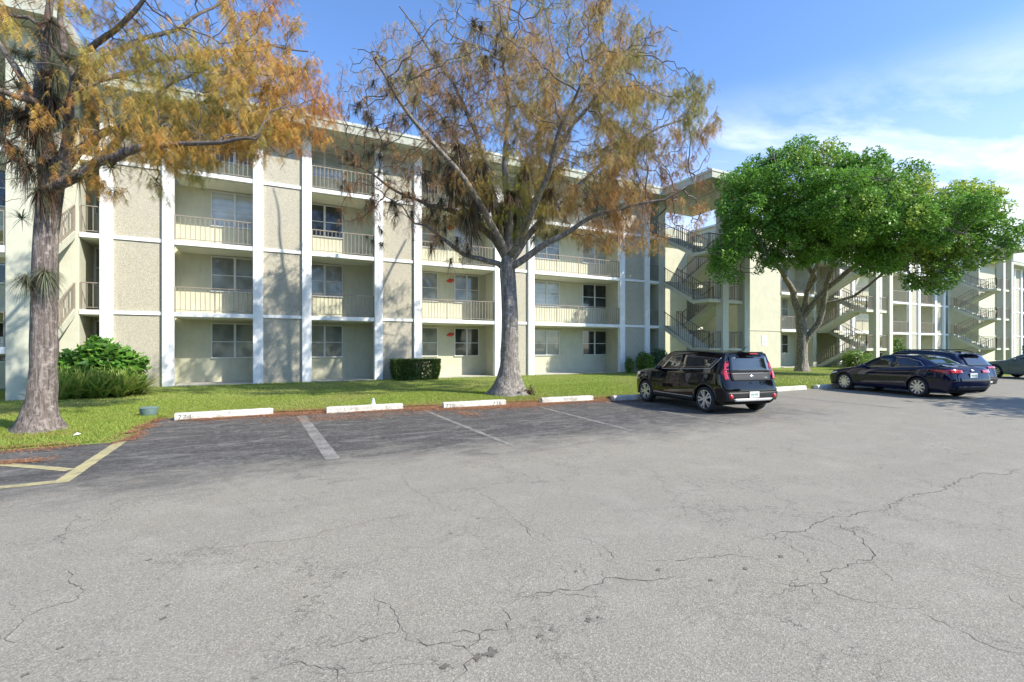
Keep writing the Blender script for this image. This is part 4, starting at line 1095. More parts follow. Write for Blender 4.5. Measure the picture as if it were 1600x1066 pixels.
# fibrous stump beside the trunk
rng = np.random.default_rng(2)
c = AB(.62, -.15, .14)
Vs = []; Fs = []; b = 0; Cs = []
for k in range(60):
    V, Fc = spiky(rng, 9, .13, .03, .3, .3, .2); V = V+rng.normal(0, 1, 3)*np.array([.15, .12, .08]); Vs.append(V); Fs.append(Fc+b); b += len(V)
    Cs.append(np.tile(np.array([[.17, .12, .09]])*rng.uniform(.4, 1.6), (len(V), 1)))
o = np_mesh('root_clump', np.vstack(Vs), np.vstack(Fs), M['dry'], None, False, np.vstack(Cs)); o.location = tuple(c)
tag(o, 'brown shaggy clump of fibres lying against the right foot of the big cypress trunk', 'root clump')

# ------------------------------------------------------------------ shrubs
def leaf_cloud(rng, pts, smin, smax, cols, flat=.6, ratio=.5):
    n = len(pts); nrm = rng.normal(0, flat, (n, 3))+np.array([0, -.3, 1.0])*(1 if flat < 1 else .4); nrm /= np.linalg.norm(nrm, axis=1)[:, None]
    u = np.cross(nrm, rng.normal(0, 1, (n, 3))); u /= np.linalg.norm(u, axis=1)[:, None]; v = np.cross(nrm, u)
    s = rng.uniform(smin, smax, n)[:, None]
    V = np.stack([pts-u*s, pts+v*s*ratio-nrm*s*.15, pts+u*s, pts-v*s*ratio-nrm*s*.15], 1).reshape(-1, 3)
    t_ = rng.uniform(0, 1, (n, 1)); C = np.array(cols[0])*(1-t_)+np.array(cols[1])*t_
    return V, np.arange(n*4).reshape(-1, 4), np.repeat(C*rng.uniform(.7, 1.25, (n, 1)), 4, 0)
def shrub(name, c, size, n, smin, smax, cols, label, cat, box=False, seed=0, stems=True, group=None):
    rng = np.random.default_rng(seed)
    p = rng.normal(0, 1, (n, 3)) if not box else rng.uniform(-1, 1, (n, 3))
    if not box:
        p /= np.linalg.norm(p, axis=1)[:, None]; p *= rng.uniform(.45, 1, (n, 1))**.5
        p *= (1+.14*np.sin(p[:, :1]*7+seed)+.12*np.sin(p[:, 2:3]*8+p[:, 1:2]*6))
    else:
        k = rng.integers(0, 5, n); f = 1-rng.uniform(0, .22, n)**1.0*rng.uniform(0, 1, n)
        for i, (ax, sg) in enumerate([(0, 1), (0, -1), (1, -1), (2, 1), (1, 1)]):
            m = k == i; p[m, ax] = sg*f[m]
        p += rng.normal(0, .025, p.shape)
        p[:, :2] *= (1-.10*np.clip(-p[:, 2:3], 0, 1))
    root = empty(name, (c[0], c[1], .07), 0, label, cat, group)
    pts = p*np.array(size)/2+np.array([0, 0, size[2]/2])
    pts[:, 2] = np.abs(pts[:, 2])
    V, Fq, C = leaf_cloud(rng, pts, smin, smax, cols, 1.0 if box else .7)
    np_mesh('foliage', V, Fq, M['leaf'], root, False, C)
    mb = MB()
    for i in range(14):
        a = rng.uniform(0, 6.28); r = rng.uniform(.3, .85)
        mb.tube([(0, 0, 0), (math.cos(a)*size[0]*.22*r, math.sin(a)*size[1]*.22*r, size[2]*.4), (math.cos(a)*size[0]*.42*r, math.sin(a)*size[1]*.42*r, size[2]*.82)], [.02, .014, .006], 5)
    mb.build('stem', M['bark3'], root)
    return root
G1 = [(.035, .11, .02), (.16, .26, .04)]; G2 = [(.07, .17, .03), (.25, .36, .06)]
shrub('clipped_hedge', (6.35, 22.3), (2.15, .95, .98), 17000, .026, .055, [(.03, .085, .015), (.17, .24, .05)], 'clipped box shaped hedge with reddish tips against the wall between two pilasters', 'hedge', True, 1)
shrub('shrub', (19.1, 21.9), (.55, .5, .95), 900, .03, .07, G2, 'small upright green shrub at the foot of a white pilaster', 'shrub', seed=2)
shrub('shrub', (20.2, 21.8), (1.2, .9, 1.25), 2200, .04, .09, G2, 'mid sized leafy green shrub beside the pebble panel left of the stair tower', 'shrub', seed=3)
shrub('shrub', (21.5, 21.9), (1.2, .8, 1.45), 1500, .05, .11, [(.05, .15, .06), (.20, .30, .16)], 'blue green shrub with pale leaves under the narrow window by the stair tower', 'shrub', seed=4)
shrub('shrub', (36.2, 18.3), (2.3, 1.6, 1.25), 4000, .04, .09, G2, 'low bright green shrub beyond the nose of the navy sedan', 'shrub', seed=5)
shrub('shrub', (43.9, 20.2), (3.6, 2.4, 2.4), 8000, .05, .10, [(.05, .14, .02), (.18, .27, .05)], 'large rounded green shrub behind the roof of the dark blue wagon', 'shrub', seed=6)
shrub('clipped_hedge', (60.6, 15.4), (6.5, 1.6, 1.75), 14000, .05, .10, G2, 'long clipped green hedge behind the grey sedan at the right edge', 'hedge', True, 7)
shrub('shrub', (-4.75, 19.9), (2.1, 1.4, 1.75), 2300, .09, .19, [(.07, .22, .03), (.24, .44, .07)], 'broad leafy green bush against the wall behind the left cypress trunk', 'shrub', seed=8)
# sword ferns in front of it
def blades_plant(name, c, label, n, L, w, cols, seed, up=1.0, spread=.5, clumps=10, size=(1, .5), cat='fern'):
    rng = np.random.default_rng(seed); Vs = []; Fs = []; Cs = []; b = 0
    for k in range(clumps):
        V, Fc = spiky(rng, n, L*rng.uniform(.7, 1.15), w, up, .28, 0)
        V = V+np.array([rng.uniform(-size[0], size[0]), rng.uniform(-size[1], size[1]), 0]); V[:, 2] = np.maximum(V[:, 2], .0)
        Vs.append(V); Fs.append(Fc+b); b += len(V); t_ = rng.uniform(0, 1, (n, 1))
        Cs.append(np.repeat(np.array(cols[0])*(1-t_)+np.array(cols[1])*t_, len(V)//n, 0))
    o = np_mesh(name, np.vstack(Vs), np.vstack(Fs), M['leaf'], None, False, np.vstack(Cs)); o.location = (c[0], c[1], .06)
    return tag(o, label, cat)
blades_plant('sword_fern', (-4.75, 18.95), 'dense bank of tall sword ferns in front of the leafy bush by the left cypress', 60, 1.3, .065, [(.12, .27, .04), (.48, .52, .14)], 5, 1.3, clumps=36, size=(.82, .4))
blades_plant('sword_fern', (-3.75, 19.5), 'sparse spiky fern leaning over the wall at the right end of the fern bank', 46, 1.25, .045, [(.09, .20, .03), (.38, .38, .13)], 6, .7, clumps=7, size=(.3, .25))
blades_plant('cycad', (22.5, 21.6), 'small dark palm like plant at the corner column beside the stair tower', 40, 1.35, .07, [(.02, .07, .02), (.06, .14, .03)], 7, .8, clumps=3, size=(.25, .2), cat='palm')
blades_plant('palm_seedling', (62.8, 16.4), 'palm fronds poking in at the right edge above the long hedge', 26, 2.6, .10, [(.05, .14, .02), (.16, .27, .05)], 8, 1.5, clumps=3, size=(.3, .3), cat='palm')
# tree standing out of frame on the right whose shade falls on the lot
rng = np.random.default_rng(77)
root = empty('roadside_tree', (22.6, -.4, 0), 0, 'roadside tree standing just outside the right edge, its shade on the lot', 'tree')
sp = []
mb = MB(); mb.tube([(0, 0, 0), (.1, 0, 2), (0, .1, 4.2)], [.25, .2, .14], 10)
pts = []
for k in range(15):
    a = rng.uniform(0, 6.28); r = rng.uniform(.8, 2.8); z = rng.uniform(4.6, 6.6); e = (math.cos(a)*r, math.sin(a)*r, z)
    mb.tube([(0, .1, 4.0), (e[0]*.5, e[1]*.5, z*.85), e], [.09, .05, .015], 6)
    pts.append(rng.normal(0, 1, (420, 3))*np.array([.75, .75, .22])+np.array(e))
mb.build('trunk', M['bark3'], root, True)
V, Fq, C = leaf_cloud(rng, np.vstack(pts), .10, .2, G1); np_mesh('foliage', V, Fq, M['leaf'], root, False, C)

# unseen trees added behind the camera to darken reflections in car paint and glass
root = empty('added_reflection_tree', (-28, -20, 0), 0, 'unseen dark leafy tree added behind the camera to darken reflections', 'tree', 'unseen trees added behind the camera for reflections')
mb = MB(); mb.tube([(0, 0, 0), (.1, 0, 3), (0, .1, 6)], [.3, .24, .14], 8)
mb.build('trunk', M['bark3'], root, True)
pts = np.vstack([rng.normal(0, 1, (500, 3))*np.array([1.1, 1.1, .7])+np.array([rng.uniform(-3, 3), rng.uniform(-2.5, 2.5), rng.uniform(2.6, 8)]) for _ in range(26)])
V, Fq, C = leaf_cloud(rng, pts, .18, .34, G1); np_mesh('foliage', V, Fq, M['leaf'], root, False, C)
for (x, y, r_) in [(-21, -24, 1), (-14, -26, 2), (-6, -27, 3), (2, -26, 4), (10, -28, 5), (18, -27, .5), (27, -28, 1.5), (-30, -10, 2.5), (-27, -2, 3.5), (-31, 6, 4.5)]:
    c_ = copy_tree(root); c_.location = (x, y, 0); c_.rotation_euler = (0, 0, r_)

# ------------------------------------------------------------------ grass and needles
rng = np.random.default_rng(100)
def lawn_front(x):
    ex = np.array([e[0] for e in edge]); ey = np.array([e[1] for e in edge])
    return np.interp(x, ex, ey)
def grass(n, x0, x1, y0, y1, h, w, zoff=.022):
    x = rng.uniform(x0, x1, n); y = y0+(y1-y0)*rng.uniform(0, 1, n)
    lf = np.where((x > -2.32) & (x < -2.15), 10.4+(x+2.32)*15, lawn_front(x)); 
    k = y > lf-.01
    # inside a stall gap (x > -2.15) the lawn starts at ~13
    x, y = x[k], y[k]; n = len(x)
    P = np.stack([x, y, np.full(n, zoff)+np.clip((y-lf[k])*.003, 0, .03)], 1)
    P[:, 2] = np.where(y-lf[k] < .4, .018, P[:, 2])
    a = rng.uniform(0, 6.28, n); hh = h*rng.uniform(.4, 1.2, n); ln = rng.normal(0, .6, (n, 2))*hh[:, None]
    sd = np.stack([np.cos(a), np.sin(a), np.zeros(n)], 1)*w
    T = P+np.concatenate([ln, hh[:, None]], 1)
    V = np.stack([P-sd, P+sd, T], 1).reshape(-1, 3)
    t1 = vnoise(P, 1.4, 9); t2 = rng.uniform(0, 1, n)
    C = np.array([.15, .24, .03])[None]*(1-t2[:, None])+np.array([.42, .48, .11])[None]*t2[:, None]
    dry = (np.clip(t1*1.2-.35, 0, 1)*rng.uniform(0, 1, n))[:, None]; C = C*(1-dry)+np.array([.42, .38, .16])*dry
    nearc = np.clip(1-(y-lf[k])/1.2, 0, 1)[:, None]*.35*(x > -2)[:, None]; C = C*(1-nearc)+np.array([.40, .33, .13])*nearc
    return V, C
Vs, Cs = [], []
for args in [(150000, -12, 0, 10.2, 16, .055, .006), (120000, -8, 8, 12.6, 17, .055, .007), (130000, 4, 20, 11.3, 17, .055, .008), (150000, -8, 26, 16, 22.7, .055, .010), (60000, 18, 45, 11, 22.7, .06, .014), (9000, -3.2, 20, 22.0, 22.7, .10, .008)]:
    V, C = grass(*args); Vs.append(V); Cs.append(np.repeat(C, 3, 0))
V = np.vstack(Vs)
tag(np_mesh('grass', V, np.arange(len(V)).reshape(-1, 3), M['blade'], None, False, np.vstack(Cs)), 'short green and straw coloured grass covering the lawn', 'grass', kind='stuff')
# rusty needles along the edge and under the trees
P = []
def scat(n, fx, fy, sx, sy): P.append(np.stack([rng.normal(fx, sx, n), rng.normal(fy, sy, n)], 1))
def line(n, a, b, s):
    n = int(n*1.7); s = (s[0]*1.3, s[1]*1.35)
    f = rng.uniform(0, 1, n)[:, None]; q = np.array(a)+(np.array(b)-np.array(a))*f; cl_ = vnoise(np.concatenate([q, q[:, :1]*0], 1), 7, int(n)); kp = cl_*1.5 > rng.uniform(0, 1, n); q = q[kp]; cl_ = cl_[kp]; n = len(q)
    q = q+rng.normal(0, 1, (n, 2))*np.array(s)*(.4+1.6*cl_[:, None]); P.append(q)
line(4000, (-2.2, 13.1), (1.4, 12.85), (.1, .12)); line(3500, (.2, 12.95), (1.3, 12.75), (.15, .12))
line(4200, (-1.7, 12.66), (.2, 12.68), (.05, .05)); line(2000, (1.9, 12.24), (3.1, 12.20), (.1, .05))
line(6500, (3.1, 12.55), (4.3, 12.15), (.22, .16)); line(7000, (4.1, 11.86), (6.2, 11.72), (.2, .10)); line(6500, (5.9, 12.15), (7.2, 11.95), (.3, .22))
line(3200, (7.2, 11.66), (8.9, 11.55), (.1, .06)); line(6000, (8.2, 12.2), (10.0, 11.6), (.4, .18)); line(3000, (9, 11.9), (12, 11.5), (.3, .1))
line(4500, (-2.2, 10.4), (-2.2, 13.2), (.07, .1)); line(3000, (-6, 10.15), (-2.2, 10.22), (.1, .08))
line(500, (-2.9, 9.0), (-3.3, 9.2), (.12, .05)); line(700, (.7, 11.3), (2.0, 11.5), (.3, .1)); line(500, (4.2, 11.0), (4.4, 10.6), (.08, .2)); line(1800, (-1.5, 12.4), (3, 12.1), (.6, .18))
line(1200, (3, 11.6), (8, 11.2), (.8, .3))
line(2500, (-4.4, 11.6), (-3.2, 11.6), (.15, .15)); line(2500, (6.6, 13.5), (7.8, 13.4), (.2, .2))
P = np.vstack(P); n = len(P)
inside = P[:, 1] > np.where((P[:, 0] > -2.32) & (P[:, 0] < -2.15), 11, lawn_front(P[:, 0]))
z = np.where(inside, .03, .008)+rng.uniform(0, .012, n)
a = rng.uniform(0, 3.14, n); d = np.stack([np.cos(a), np.sin(a), rng.normal(0, .15, n)], 1)*rng.uniform(.015, .04, n)[:, None]; sd = np.stack([-np.sin(a), np.cos(a), np.zeros(n)], 1)*.004
Q = np.concatenate([P, z[:, None]], 1); V = np.stack([Q-d-sd, Q-d+sd, Q+d+sd, Q+d-sd], 1).reshape(-1, 3)
t_ = rng.uniform(0, 1, (n, 1)); C = np.array([.27, .11, .055])*(1-t_)+np.array([.46, .27, .16])*t_
tag(np_mesh('fallen_needles', V, np.arange(n*4).reshape(-1, 4), M['dry'], None, False, np.repeat(C, 4, 0)), 'rust coloured fallen needles drifted along the lawn edge', 'fallen needles', kind='stuff')
# ------------------------------------------------------------------ cars
def cr_w(t):
    return np.array([-.5*t+t*t-.5*t**3, 1-2.5*t*t+1.5*t**3, .5*t+2*t*t-1.5*t**3, -.5*t*t+.5*t**3])
def surf(ctrl, nu, nv):
    """catmull-rom surface through ctrl (stations, rows, 3)"""
    C = np.asarray(ctrl, float)
    def interp(C, n):
        k = len(C); C = np.concatenate([2*C[:1]-C[1:2], C, 2*C[-1:]-C[-2:-1]])
        us = np.linspace(0, k-1, n); out = []
        for u in us:
            i = min(int(u), k-2); w = cr_w(u-i)
            out.append(sum(w[j]*C[i+j] for j in range(4)))
        return np.array(out)
    A = interp(C, nu)
    return interp(A.transpose(1, 0, 2), nv).transpose(1, 0, 2)

def car_ctrl(k):
    """stations along the car; rows: 0 under, 1 sill, 2 side, 3 shoulder, 4 glass foot, 5 glass top, 6 roof edge, 7 roof, 8 centre"""
    W = k['w']; S = []
    f = k['front']      # x,z for rows 0..8 on the centreline of the nose
    for fr, bx in ((0, 0), (.45, .015), (.78, .10)):
        st = []
        for r in range(9):
            x, z = f[r]; y = W*fr*(.97 if r < 4 else .9)
            if r > 4: y = y*(8-r)/4
            st.append((x+bx*(1 if r < 5 else .6), y, z-(.01 if fr > .5 and r > 2 else 0)))
        S.append(st)
    for (x, w, zs, zb, yt, zt, yr, zr, zc) in k['st']:
        w *= W
        S.append([(x, w*.80, k['sill']-.05), (x, w*.965, k['sill']), (x, w*1.0, k['sill']+.36), (x, w*.985, zs), (x, w*k['gf'], zb), (x, w*yt, zt), (x, w*yr, zr), (x, w*yr*.55, zc-.012), (x, 0, zc)])
    rr = k['rear']
    for fr, bx in ((.90, -.06), (.6, -.012), (.3, 0), (0, 0)):
        st = []
        for r in range(9):
            x, z, wf = rr[r]; y = W*fr*wf
            if r > 6: y *= (8-r)/2.2
            st.append((x+bx, y, z))
        S.append(st)
    return S

class Car:
    def __init__(s, kind, name, loc, heading, label, cat, paint_, k, scale=1.0):
        s.k = k; s.paint = M[paint_]
        s.root = empty(name, (loc[0], loc[1], 0), heading, label, cat)
        s.root.scale = (scale,)*3
        s.cx = k['L']/2
        s.G = surf(car_ctrl(k), 180, 96)
        s.body()
    # car local frame: nose towards +Y, left side is -X ; builder frame x (from nose), y (half width), z
    def T(s, x, y, z, side=-1): return (side*y, s.cx-x, z)
    def body(s):
        k = s.k; G = s.G.copy(); nu, nv = G.shape[:2]
        Rw = k['arch']; zc = k['wr']
        for ax in k['axles']:
            for i in range(nu):
                zt = None
                for j in range(0, 50):
                    x, y, z = G[i, j]
                    if y < k['w']*.6: continue
                    dx = x-ax
                    if abs(dx) < Rw:
                        zz = zc+math.sqrt(Rw*Rw-dx*dx)
                        if z < zz:
                            # y of the surface at height zz
                            jj = j
                            while jj < nv-1 and G[i, jj, 2] < zz: jj += 1
                            G[i, j, 2] = zz; G[i, j, 1] = s.G[i, jj, 1]+.008
                            G[i, j, 0] = x
        s.Gc = G
        V = []; F_ = []
        for side in (-1, 1):
            b = len(V)
            for i in range(nu):
                for j in range(nv): V.append(s.T(*G[i, j], side))
            for i in range(nu-1):
                for j in range(nv-1):
                    q = (b+i*nv+j, b+(i+1)*nv+j, b+(i+1)*nv+j+1, b+i*nv+j+1)
                    F_.append(q if side < 0 else q[::-1])
        s.bodyo = np_mesh('body', V, F_, s.paint, s.root, True)
        # underbody and wheel housings
        mb = MB(); W = k['w']*.9; a0, a1 = k['axles']; Rw = k['arch']-.0
        mb.box(-W*.95, W*.95, s.cx-k['L']+.25, s.cx-.25, k['sill']-.04, k['sill']+.02)
        mb.build('underbody', M['well'], s.root)
        for ax in k['axles']:
            for sd in (-1, 1):
                mb = MB(); pts = []; n = 16
                for i in range(n+1):
                    a = math.pi*i/n*1.1-.05*math.pi
                    pts.append((s.cx-ax+math.cos(a)*(Rw+.004), k['wr']+math.sin(a)*(Rw+.004)))
                x0, x1 = sd*(k['w']*.55), sd*(k['w']*.965)
                vs = [(x0, y, z) for y, z in pts]+[(x1, y, z) for y, z in pts]
                m = len(pts); mb.add(vs, [(i, i+1, m+i+1, m+i) for i in range(m-1)]+[tuple(range(m))])
                mb.build('wheel_housing', M['well'], s.root)
        flat = s.G.reshape(-1, 3)
        s.flat = flat
    def wheels(s, spokes=5, double=True, rimr=.72):
        k = s.k; r = k['wr']; wd = .215
        for ax in k['axles']:
            for sd in (-1, 1):
                X = sd*(k['w']-.125)
                o = empty('wheel', (X, s.cx-ax, r)); o.parent = s.root
                o.rotation_euler = (0, 0, 0 if sd < 0 else math.pi)
                mb = MB(); rr = r*rimr
                mb.lathe([(rr*.93, -.06), (rr, -wd/2+.0), (rr*1.03, -wd/2-.006), (r*.93, -wd/2+.0), (r*.985, -wd/2+.03), (r, -wd/2+.06), (r, wd/2-.06), (r*.985, wd/2-.03), (r*.9, wd/2), (rr, wd/2)], axis='x', n=40)
                t_ = mb.build('tyre', M['rubber'], o, True)
                mb = MB(); mb.lathe([(rr*1.0, -wd/2-.004), (rr*.955, -wd/2-.008), (rr*.93, -wd/2+.012), (rr*.90, .0), (rr*.90, .05)], axis='x', n=40)
                xo = -wd/2+.006
                mb.lathe([(.001, xo-.012), (.05, xo-.012), (.062, xo), (.062, xo+.04)], axis='x', n=20)
                for i in range(spokes):
                    a = 2*math.pi*i/spokes
                    for da in ((-.13, .13) if double else (0,)):
                        b_ = a+da*1.15
                        p0 = (xo+.004, math.cos(a+da*.9)*.045, math.sin(a+da*.9)*.045); p1 = (xo+.0, math.cos(b_+da*.55)*rr*.94, math.sin(b_+da*.55)*rr*.94)
                        mb.bar(p0, p1, .042 if double else .055, .026, up=(1, 0, 0))
                mb.build('rim', M['rim'], o)
                mb = MB(); mb.lathe([(.001, .0), (rr*.9, .0)], axis='x', n=28); mb.lathe([(.02, -.03), (.16, -.03), (.16, 0)], axis='x', n=24, m=1)
                mb.build('brake', [M['well'], M['rubber']], o)
    def _h(s, pts, axes, sel, out_axis):
        """height of the surface along out_axis at query points (2 coords)"""
        D = ((sel[:, None, axes]-pts[None])**2).sum(2)
        idx = np.argpartition(D, 4, axis=0)[:4]; d = np.take_along_axis(D, idx, 0); w = 1/(d+1e-5)
        return (sel[idx, out_axis]*w).sum(0)/w.sum(0)
    def side_patch(s, name, quad, mat, parent=None, off=.006, nx=16, nz=8, sides=(-1, 1), label=None, curve=0.0):
        """quad: 4 (x,z) corners around; projected on the side"""
        f = s.flat; sel = f[(f[:, 1] > s.k['w']*.45)]
        q = np.array(quad, float); u = np.linspace(0, 1, nx)[:, None, None]; v = np.linspace(0, 1, nz)[None, :, None]
        P = (q[0]*(1-u)+q[1]*u)*(1-v)+(q[3]*(1-u)+q[2]*u)*v
        if curve: P[:, :, 1] += (curve*np.sin(math.pi*u[:, :, 0])*v[:, :, 0])
        P = P.reshape(-1, 2); Y = s._h(P, [0, 2], sel, 1)+off
        for sd in sides:
            V = [s.T(P[i, 0], Y[i], P[i, 1], sd) for i in range(len(P))]
            Fq = [(i*nz+j, (i+1)*nz+j, (i+1)*nz+j+1, i*nz+j+1) for i in range(nx-1) for j in range(nz-1)]
            if sd > 0: Fq = [t_[::-1] for t_ in Fq]
            o = np_mesh(name, V, Fq, mat, parent or s.root, True)
            md = o.modifiers.new('thick', 'SOLIDIFY'); md.thickness = .004
        return o
    def poly_line(s, name, pts, w_, mat, parent=None, sides=(-1, 1), off=.008):
        f = s.flat; sel = f[(f[:, 1] > s.k['w']*.45)]
        fine = []
        for i in range(len(pts)-1):
            a = np.array(pts[i]); b = np.array(pts[i+1]); n = max(2, int(np.linalg.norm(b-a)/.05))
            fine += [a+(b-a)*j/n for j in range(n)]
        fine.append(np.array(pts[-1])); P = np.array(fine); Y = s._h(P, [0, 2], sel, 1)+off
        for sd in sides:
            mb = MB(); mb.tube([s.T(P[i, 0], Y[i], P[i, 1], sd) for i in range(len(P))], w_/2, 5); mb.build(name, mat, parent or s.root, True)
    def rear_patch(s, name, quad, mat, parent=None, off=.007, nx=16, nz=8, front=False, mirror=False, label=None, xlim=None):
        """quad of (y,z) corners projected along x on the tail (or nose)"""
        f = s.flat; L = s.k['L']; f2 = f.copy(); f2[:, 1] *= -1; f = np.vstack([f, f2])
        sel = f[f[:, 0] < L*.16] if front else f[f[:, 0] > (xlim or L*.80)]
        q = np.array(quad, float); u = np.linspace(0, 1, nx)[:, None, None]; v = np.linspace(0, 1, nz)[None, :, None]
        P = ((q[0]*(1-u)+q[1]*u)*(1-v)+(q[3]*(1-u)+q[2]*u)*v).reshape(-1, 2)
        # outermost surface along x
        D = ((sel[:, None, 1:3]-P[None])**2).sum(2); near = D < .035**2
        X = np.where(near, sel[:, None, 0], -1e9 if not front else 1e9); X = X.max(0) if not front else X.min(0)
        idx = D.argmin(0); X = np.where(np.abs(X) > 1e8, sel[idx, 0], X); X = X+(off if not front else -off)
        # light smoothing
        X = X.reshape(nx, nz)
        for _ in range(3):
            Xp = np.pad(X, 1, mode='edge'); X = (Xp[1:-1, 1:-1]*2+Xp[:-2, 1:-1]+Xp[2:, 1:-1]+Xp[1:-1, :-2]+Xp[1:-1, 2:])/6
        X = X.ravel()+.002
        for m in ((1, -1) if mirror else (1,)):
            V = [(m*P[i, 0], s.cx-X[i], P[i, 1]) for i in range(len(P))]
            Fq = [(i*nz+j, (i+1)*nz+j, (i+1)*nz+j+1, i*nz+j+1) for i in range(nx-1) for j in range(nz-1)]
            if (m < 0) != front: Fq = [t_[::-1] for t_ in Fq]
            o = np_mesh(name, V, Fq, mat, parent or s.root, True)
            md = o.modifiers.new('thick', 'SOLIDIFY'); md.thickness = .006; md.offset = 0
        return o
    def top_patch(s, name, quad, mat, off=.006, nx=12, ny=14):
        """quad of (x,y) corners projected down on the top, full width -y..y"""
        f = s.flat; f = f[f[:, 2] > .7]; f2 = f.copy(); f2[:, 1] *= -1; sel = np.vstack([f, f2])
        q = np.array(quad, float); u = np.linspace(0, 1, nx)[:, None, None]; v = np.linspace(0, 1, ny)[None, :, None]
        P = ((q[0]*(1-u)+q[1]*u)*(1-v)+(q[3]*(1-u)+q[2]*u)*v).reshape(-1, 2)
        Z = s._h(P, [0, 1], sel, 2)+off
        V = [s.T(P[i, 0], P[i, 1], Z[i], 1) for i in range(len(P))]
        o = np_mesh(name, V, [(i*ny+j, (i+1)*ny+j, (i+1)*ny+j+1, i*ny+j+1)[::-1] for i in range(nx-1) for j in range(ny-1)], mat, s.root, True)
        md = o.modifiers.new('thick', 'SOLIDIFY'); md.thickness = .004; md.offset = 0
        return o
    def mirror_(s, x, z):
        for sd in (-1, 1):
            y = s.k['w']*.93
            mb = MB(); mb.tube([s.T(x, y-.06, z-.05, sd), s.T(x, y+.05, z-.02, sd)], .02, 6)
            c = s.T(x+.02, y+.12, z+.02, sd)
            mb.lathe([(.001, -.06), (.07, -.05), (.098, .0), (.088, .05), (.001, .055)], (0, 0, 0), 'y', 16)
            mb.v[-16*5:] = [(c[0]+a*1.15, c[1]+b, c[2]+z_*.72) for a, b, z_ in mb.v[-16*5:]]
            mb.build('side_mirror', s.paint, s.root, True)
    def plate_(s, x, z, w_=.30, h=.15):
        mb = MB(); mb.box(-w_/2, w_/2, s.cx-x-.012, s.cx-x, z-h/2, z+h/2)
        o = mb.build('licence_plate', M['plate'], s.root)
        mb = MB()
        for i in range(6):
            x0 = -.11+i*.037+(.006 if i > 2 else 0)
            mb.box(x0, x0+.022, s.cx-x-.0145, s.cx-x-.0122, z-.028, z+.030)
        mb.build('plate_characters', M['plateink'], o)
    def handle(s, x, z):
        f = s.flat; sel = f[f[:, 1] > s.k['w']*.6]
        Y = s._h(np.array([[x, z]]), [0, 2], sel, 1)[0]
        for sd in (-1, 1):
            mb = MB(); mb.tube([s.T(x-.10, Y-.005, z, sd), s.T(x-.08, Y+.028, z, sd), s.T(x+.06, Y+.028, z, sd), s.T(x+.09, Y-.005, z, sd)], .012, 6)
            mb.build('door_handle', s.paint, s.root, True)

# boxy hatchback
KS = dict(L=4.14, w=.90, sill=.27, gf=.955, wr=.335, arch=.385, axles=(.84, 3.42),
    front=[(.16, .22), (.06, .30), (.0, .52), (.03, .74), (.10, .88), (.16, .93), (.22, .96), (.28, .975), (.34, .985)],
    st=[(.36, .93, .80, .93, .78, .97, .60, .99, 1.01), (.84, .985, .86, .98, .82, 1.02, .66, 1.04, 1.055), (1.12, 1.0, .89, 1.01, .86, 1.05, .74, 1.075, 1.09),
        (1.50, 1.0, .90, 1.02, .83, 1.31, .72, 1.345, 1.37), (1.85, 1.0, .91, 1.02, .79, 1.49, .68, 1.545, 1.565), (2.4, 1.0, .92, 1.035, .785, 1.52, .68, 1.585, 1.61),
        (3.0, 1.0, .94, 1.06, .785, 1.51, .68, 1.58, 1.605), (3.42, 1.0, .95, 1.075, .785, 1.49, .675, 1.56, 1.585), (3.85, .975, .96, 1.08, .785, 1.46, .675, 1.53, 1.555)],
    rear=[(3.98, .30, .9), (4.10, .36, .95), (4.14, .58, .97), (4.08, .86, .96), (4.05, 1.00, .93), (3.97, 1.40, .76), (3.95, 1.49, .70), (3.94, 1.525, .66), (3.94, 1.535, .6)])
c = Car('h', 'hatchback', (10.66, 9.46), -R(8.4), 'black boxy compact hatchback with tall red tail lamps parked nose to the lawn', 'car', 'carblack', KS, .96)
c.wheels(5, True)
c.side_patch('side_window', [(1.62, 1.075), (2.42, 1.10), (2.42, 1.47), (1.98, 1.455)], M['carglass'])
c.side_patch('side_window', [(2.52, 1.10), (3.56, 1.16), (3.78, 1.40), (2.52, 1.47)], M['carglass'])
c.poly_line('window_trim', [(1.56, 1.055), (2.46, 1.08), (3.60, 1.135), (3.84, 1.41)], .014, M['silver'])
c.side_patch('rocker_trim', [(1.26, .245), (3.0, .245), (3.0, .36), (1.26, .36)], M['black'], off=.012)
c.poly_line('rocker_strip', [(1.28, .37), (2.98, .37)], .016, M['silver'])
for xx, z0, z1 in ((1.50, .40, 1.03), (2.47, .40, 1.46), (3.30, .80, 1.09)):
    c.poly_line('door_seam', [(xx, z0), (xx+(.0 if xx < 3 else .12), z1)], .007, M['well'], off=.0)
c.poly_line('arch_trim', [(.84+.395*math.cos(a/12*math.pi), .335+.395*math.sin(a/12*math.pi)) for a in range(13)], .028, M['black'], off=-.006)
c.poly_line('arch_trim', [(3.42+.395*math.cos(a/12*math.pi), .335+.395*math.sin(a/12*math.pi)) for a in range(13)], .028, M['black'], off=-.006)
c.rear_patch('rear_window', [(-.62, 1.06), (.62, 1.06), (.58, 1.44), (-.58, 1.44)], M['carglass'])
c.rear_patch('tailgate_panel', [(-.60, .84), (.60, .84), (.64, 1.04), (-.64, 1.04)], M['black'], off=.004)
tl_ = c.rear_patch('tail_lamp', [(.69, .88), (.80, .86), (.80, 1.08), (.73, 1.10)], M['redlamp'], off=.012, mirror=True, nx=6, nz=8)
c.rear_patch('tail_lamp', [(.73, 1.09), (.79, 1.08), (.715, 1.30), (.675, 1.33)], M['redlamp'], off=.012, mirror=True, nx=6, nz=12)
c.side_patch('tail_lamp_side', [(3.93, 1.04), (4.03, .90), (3.99, 1.30), (3.93, 1.34)], M['redlamp'], off=.006, nx=6)
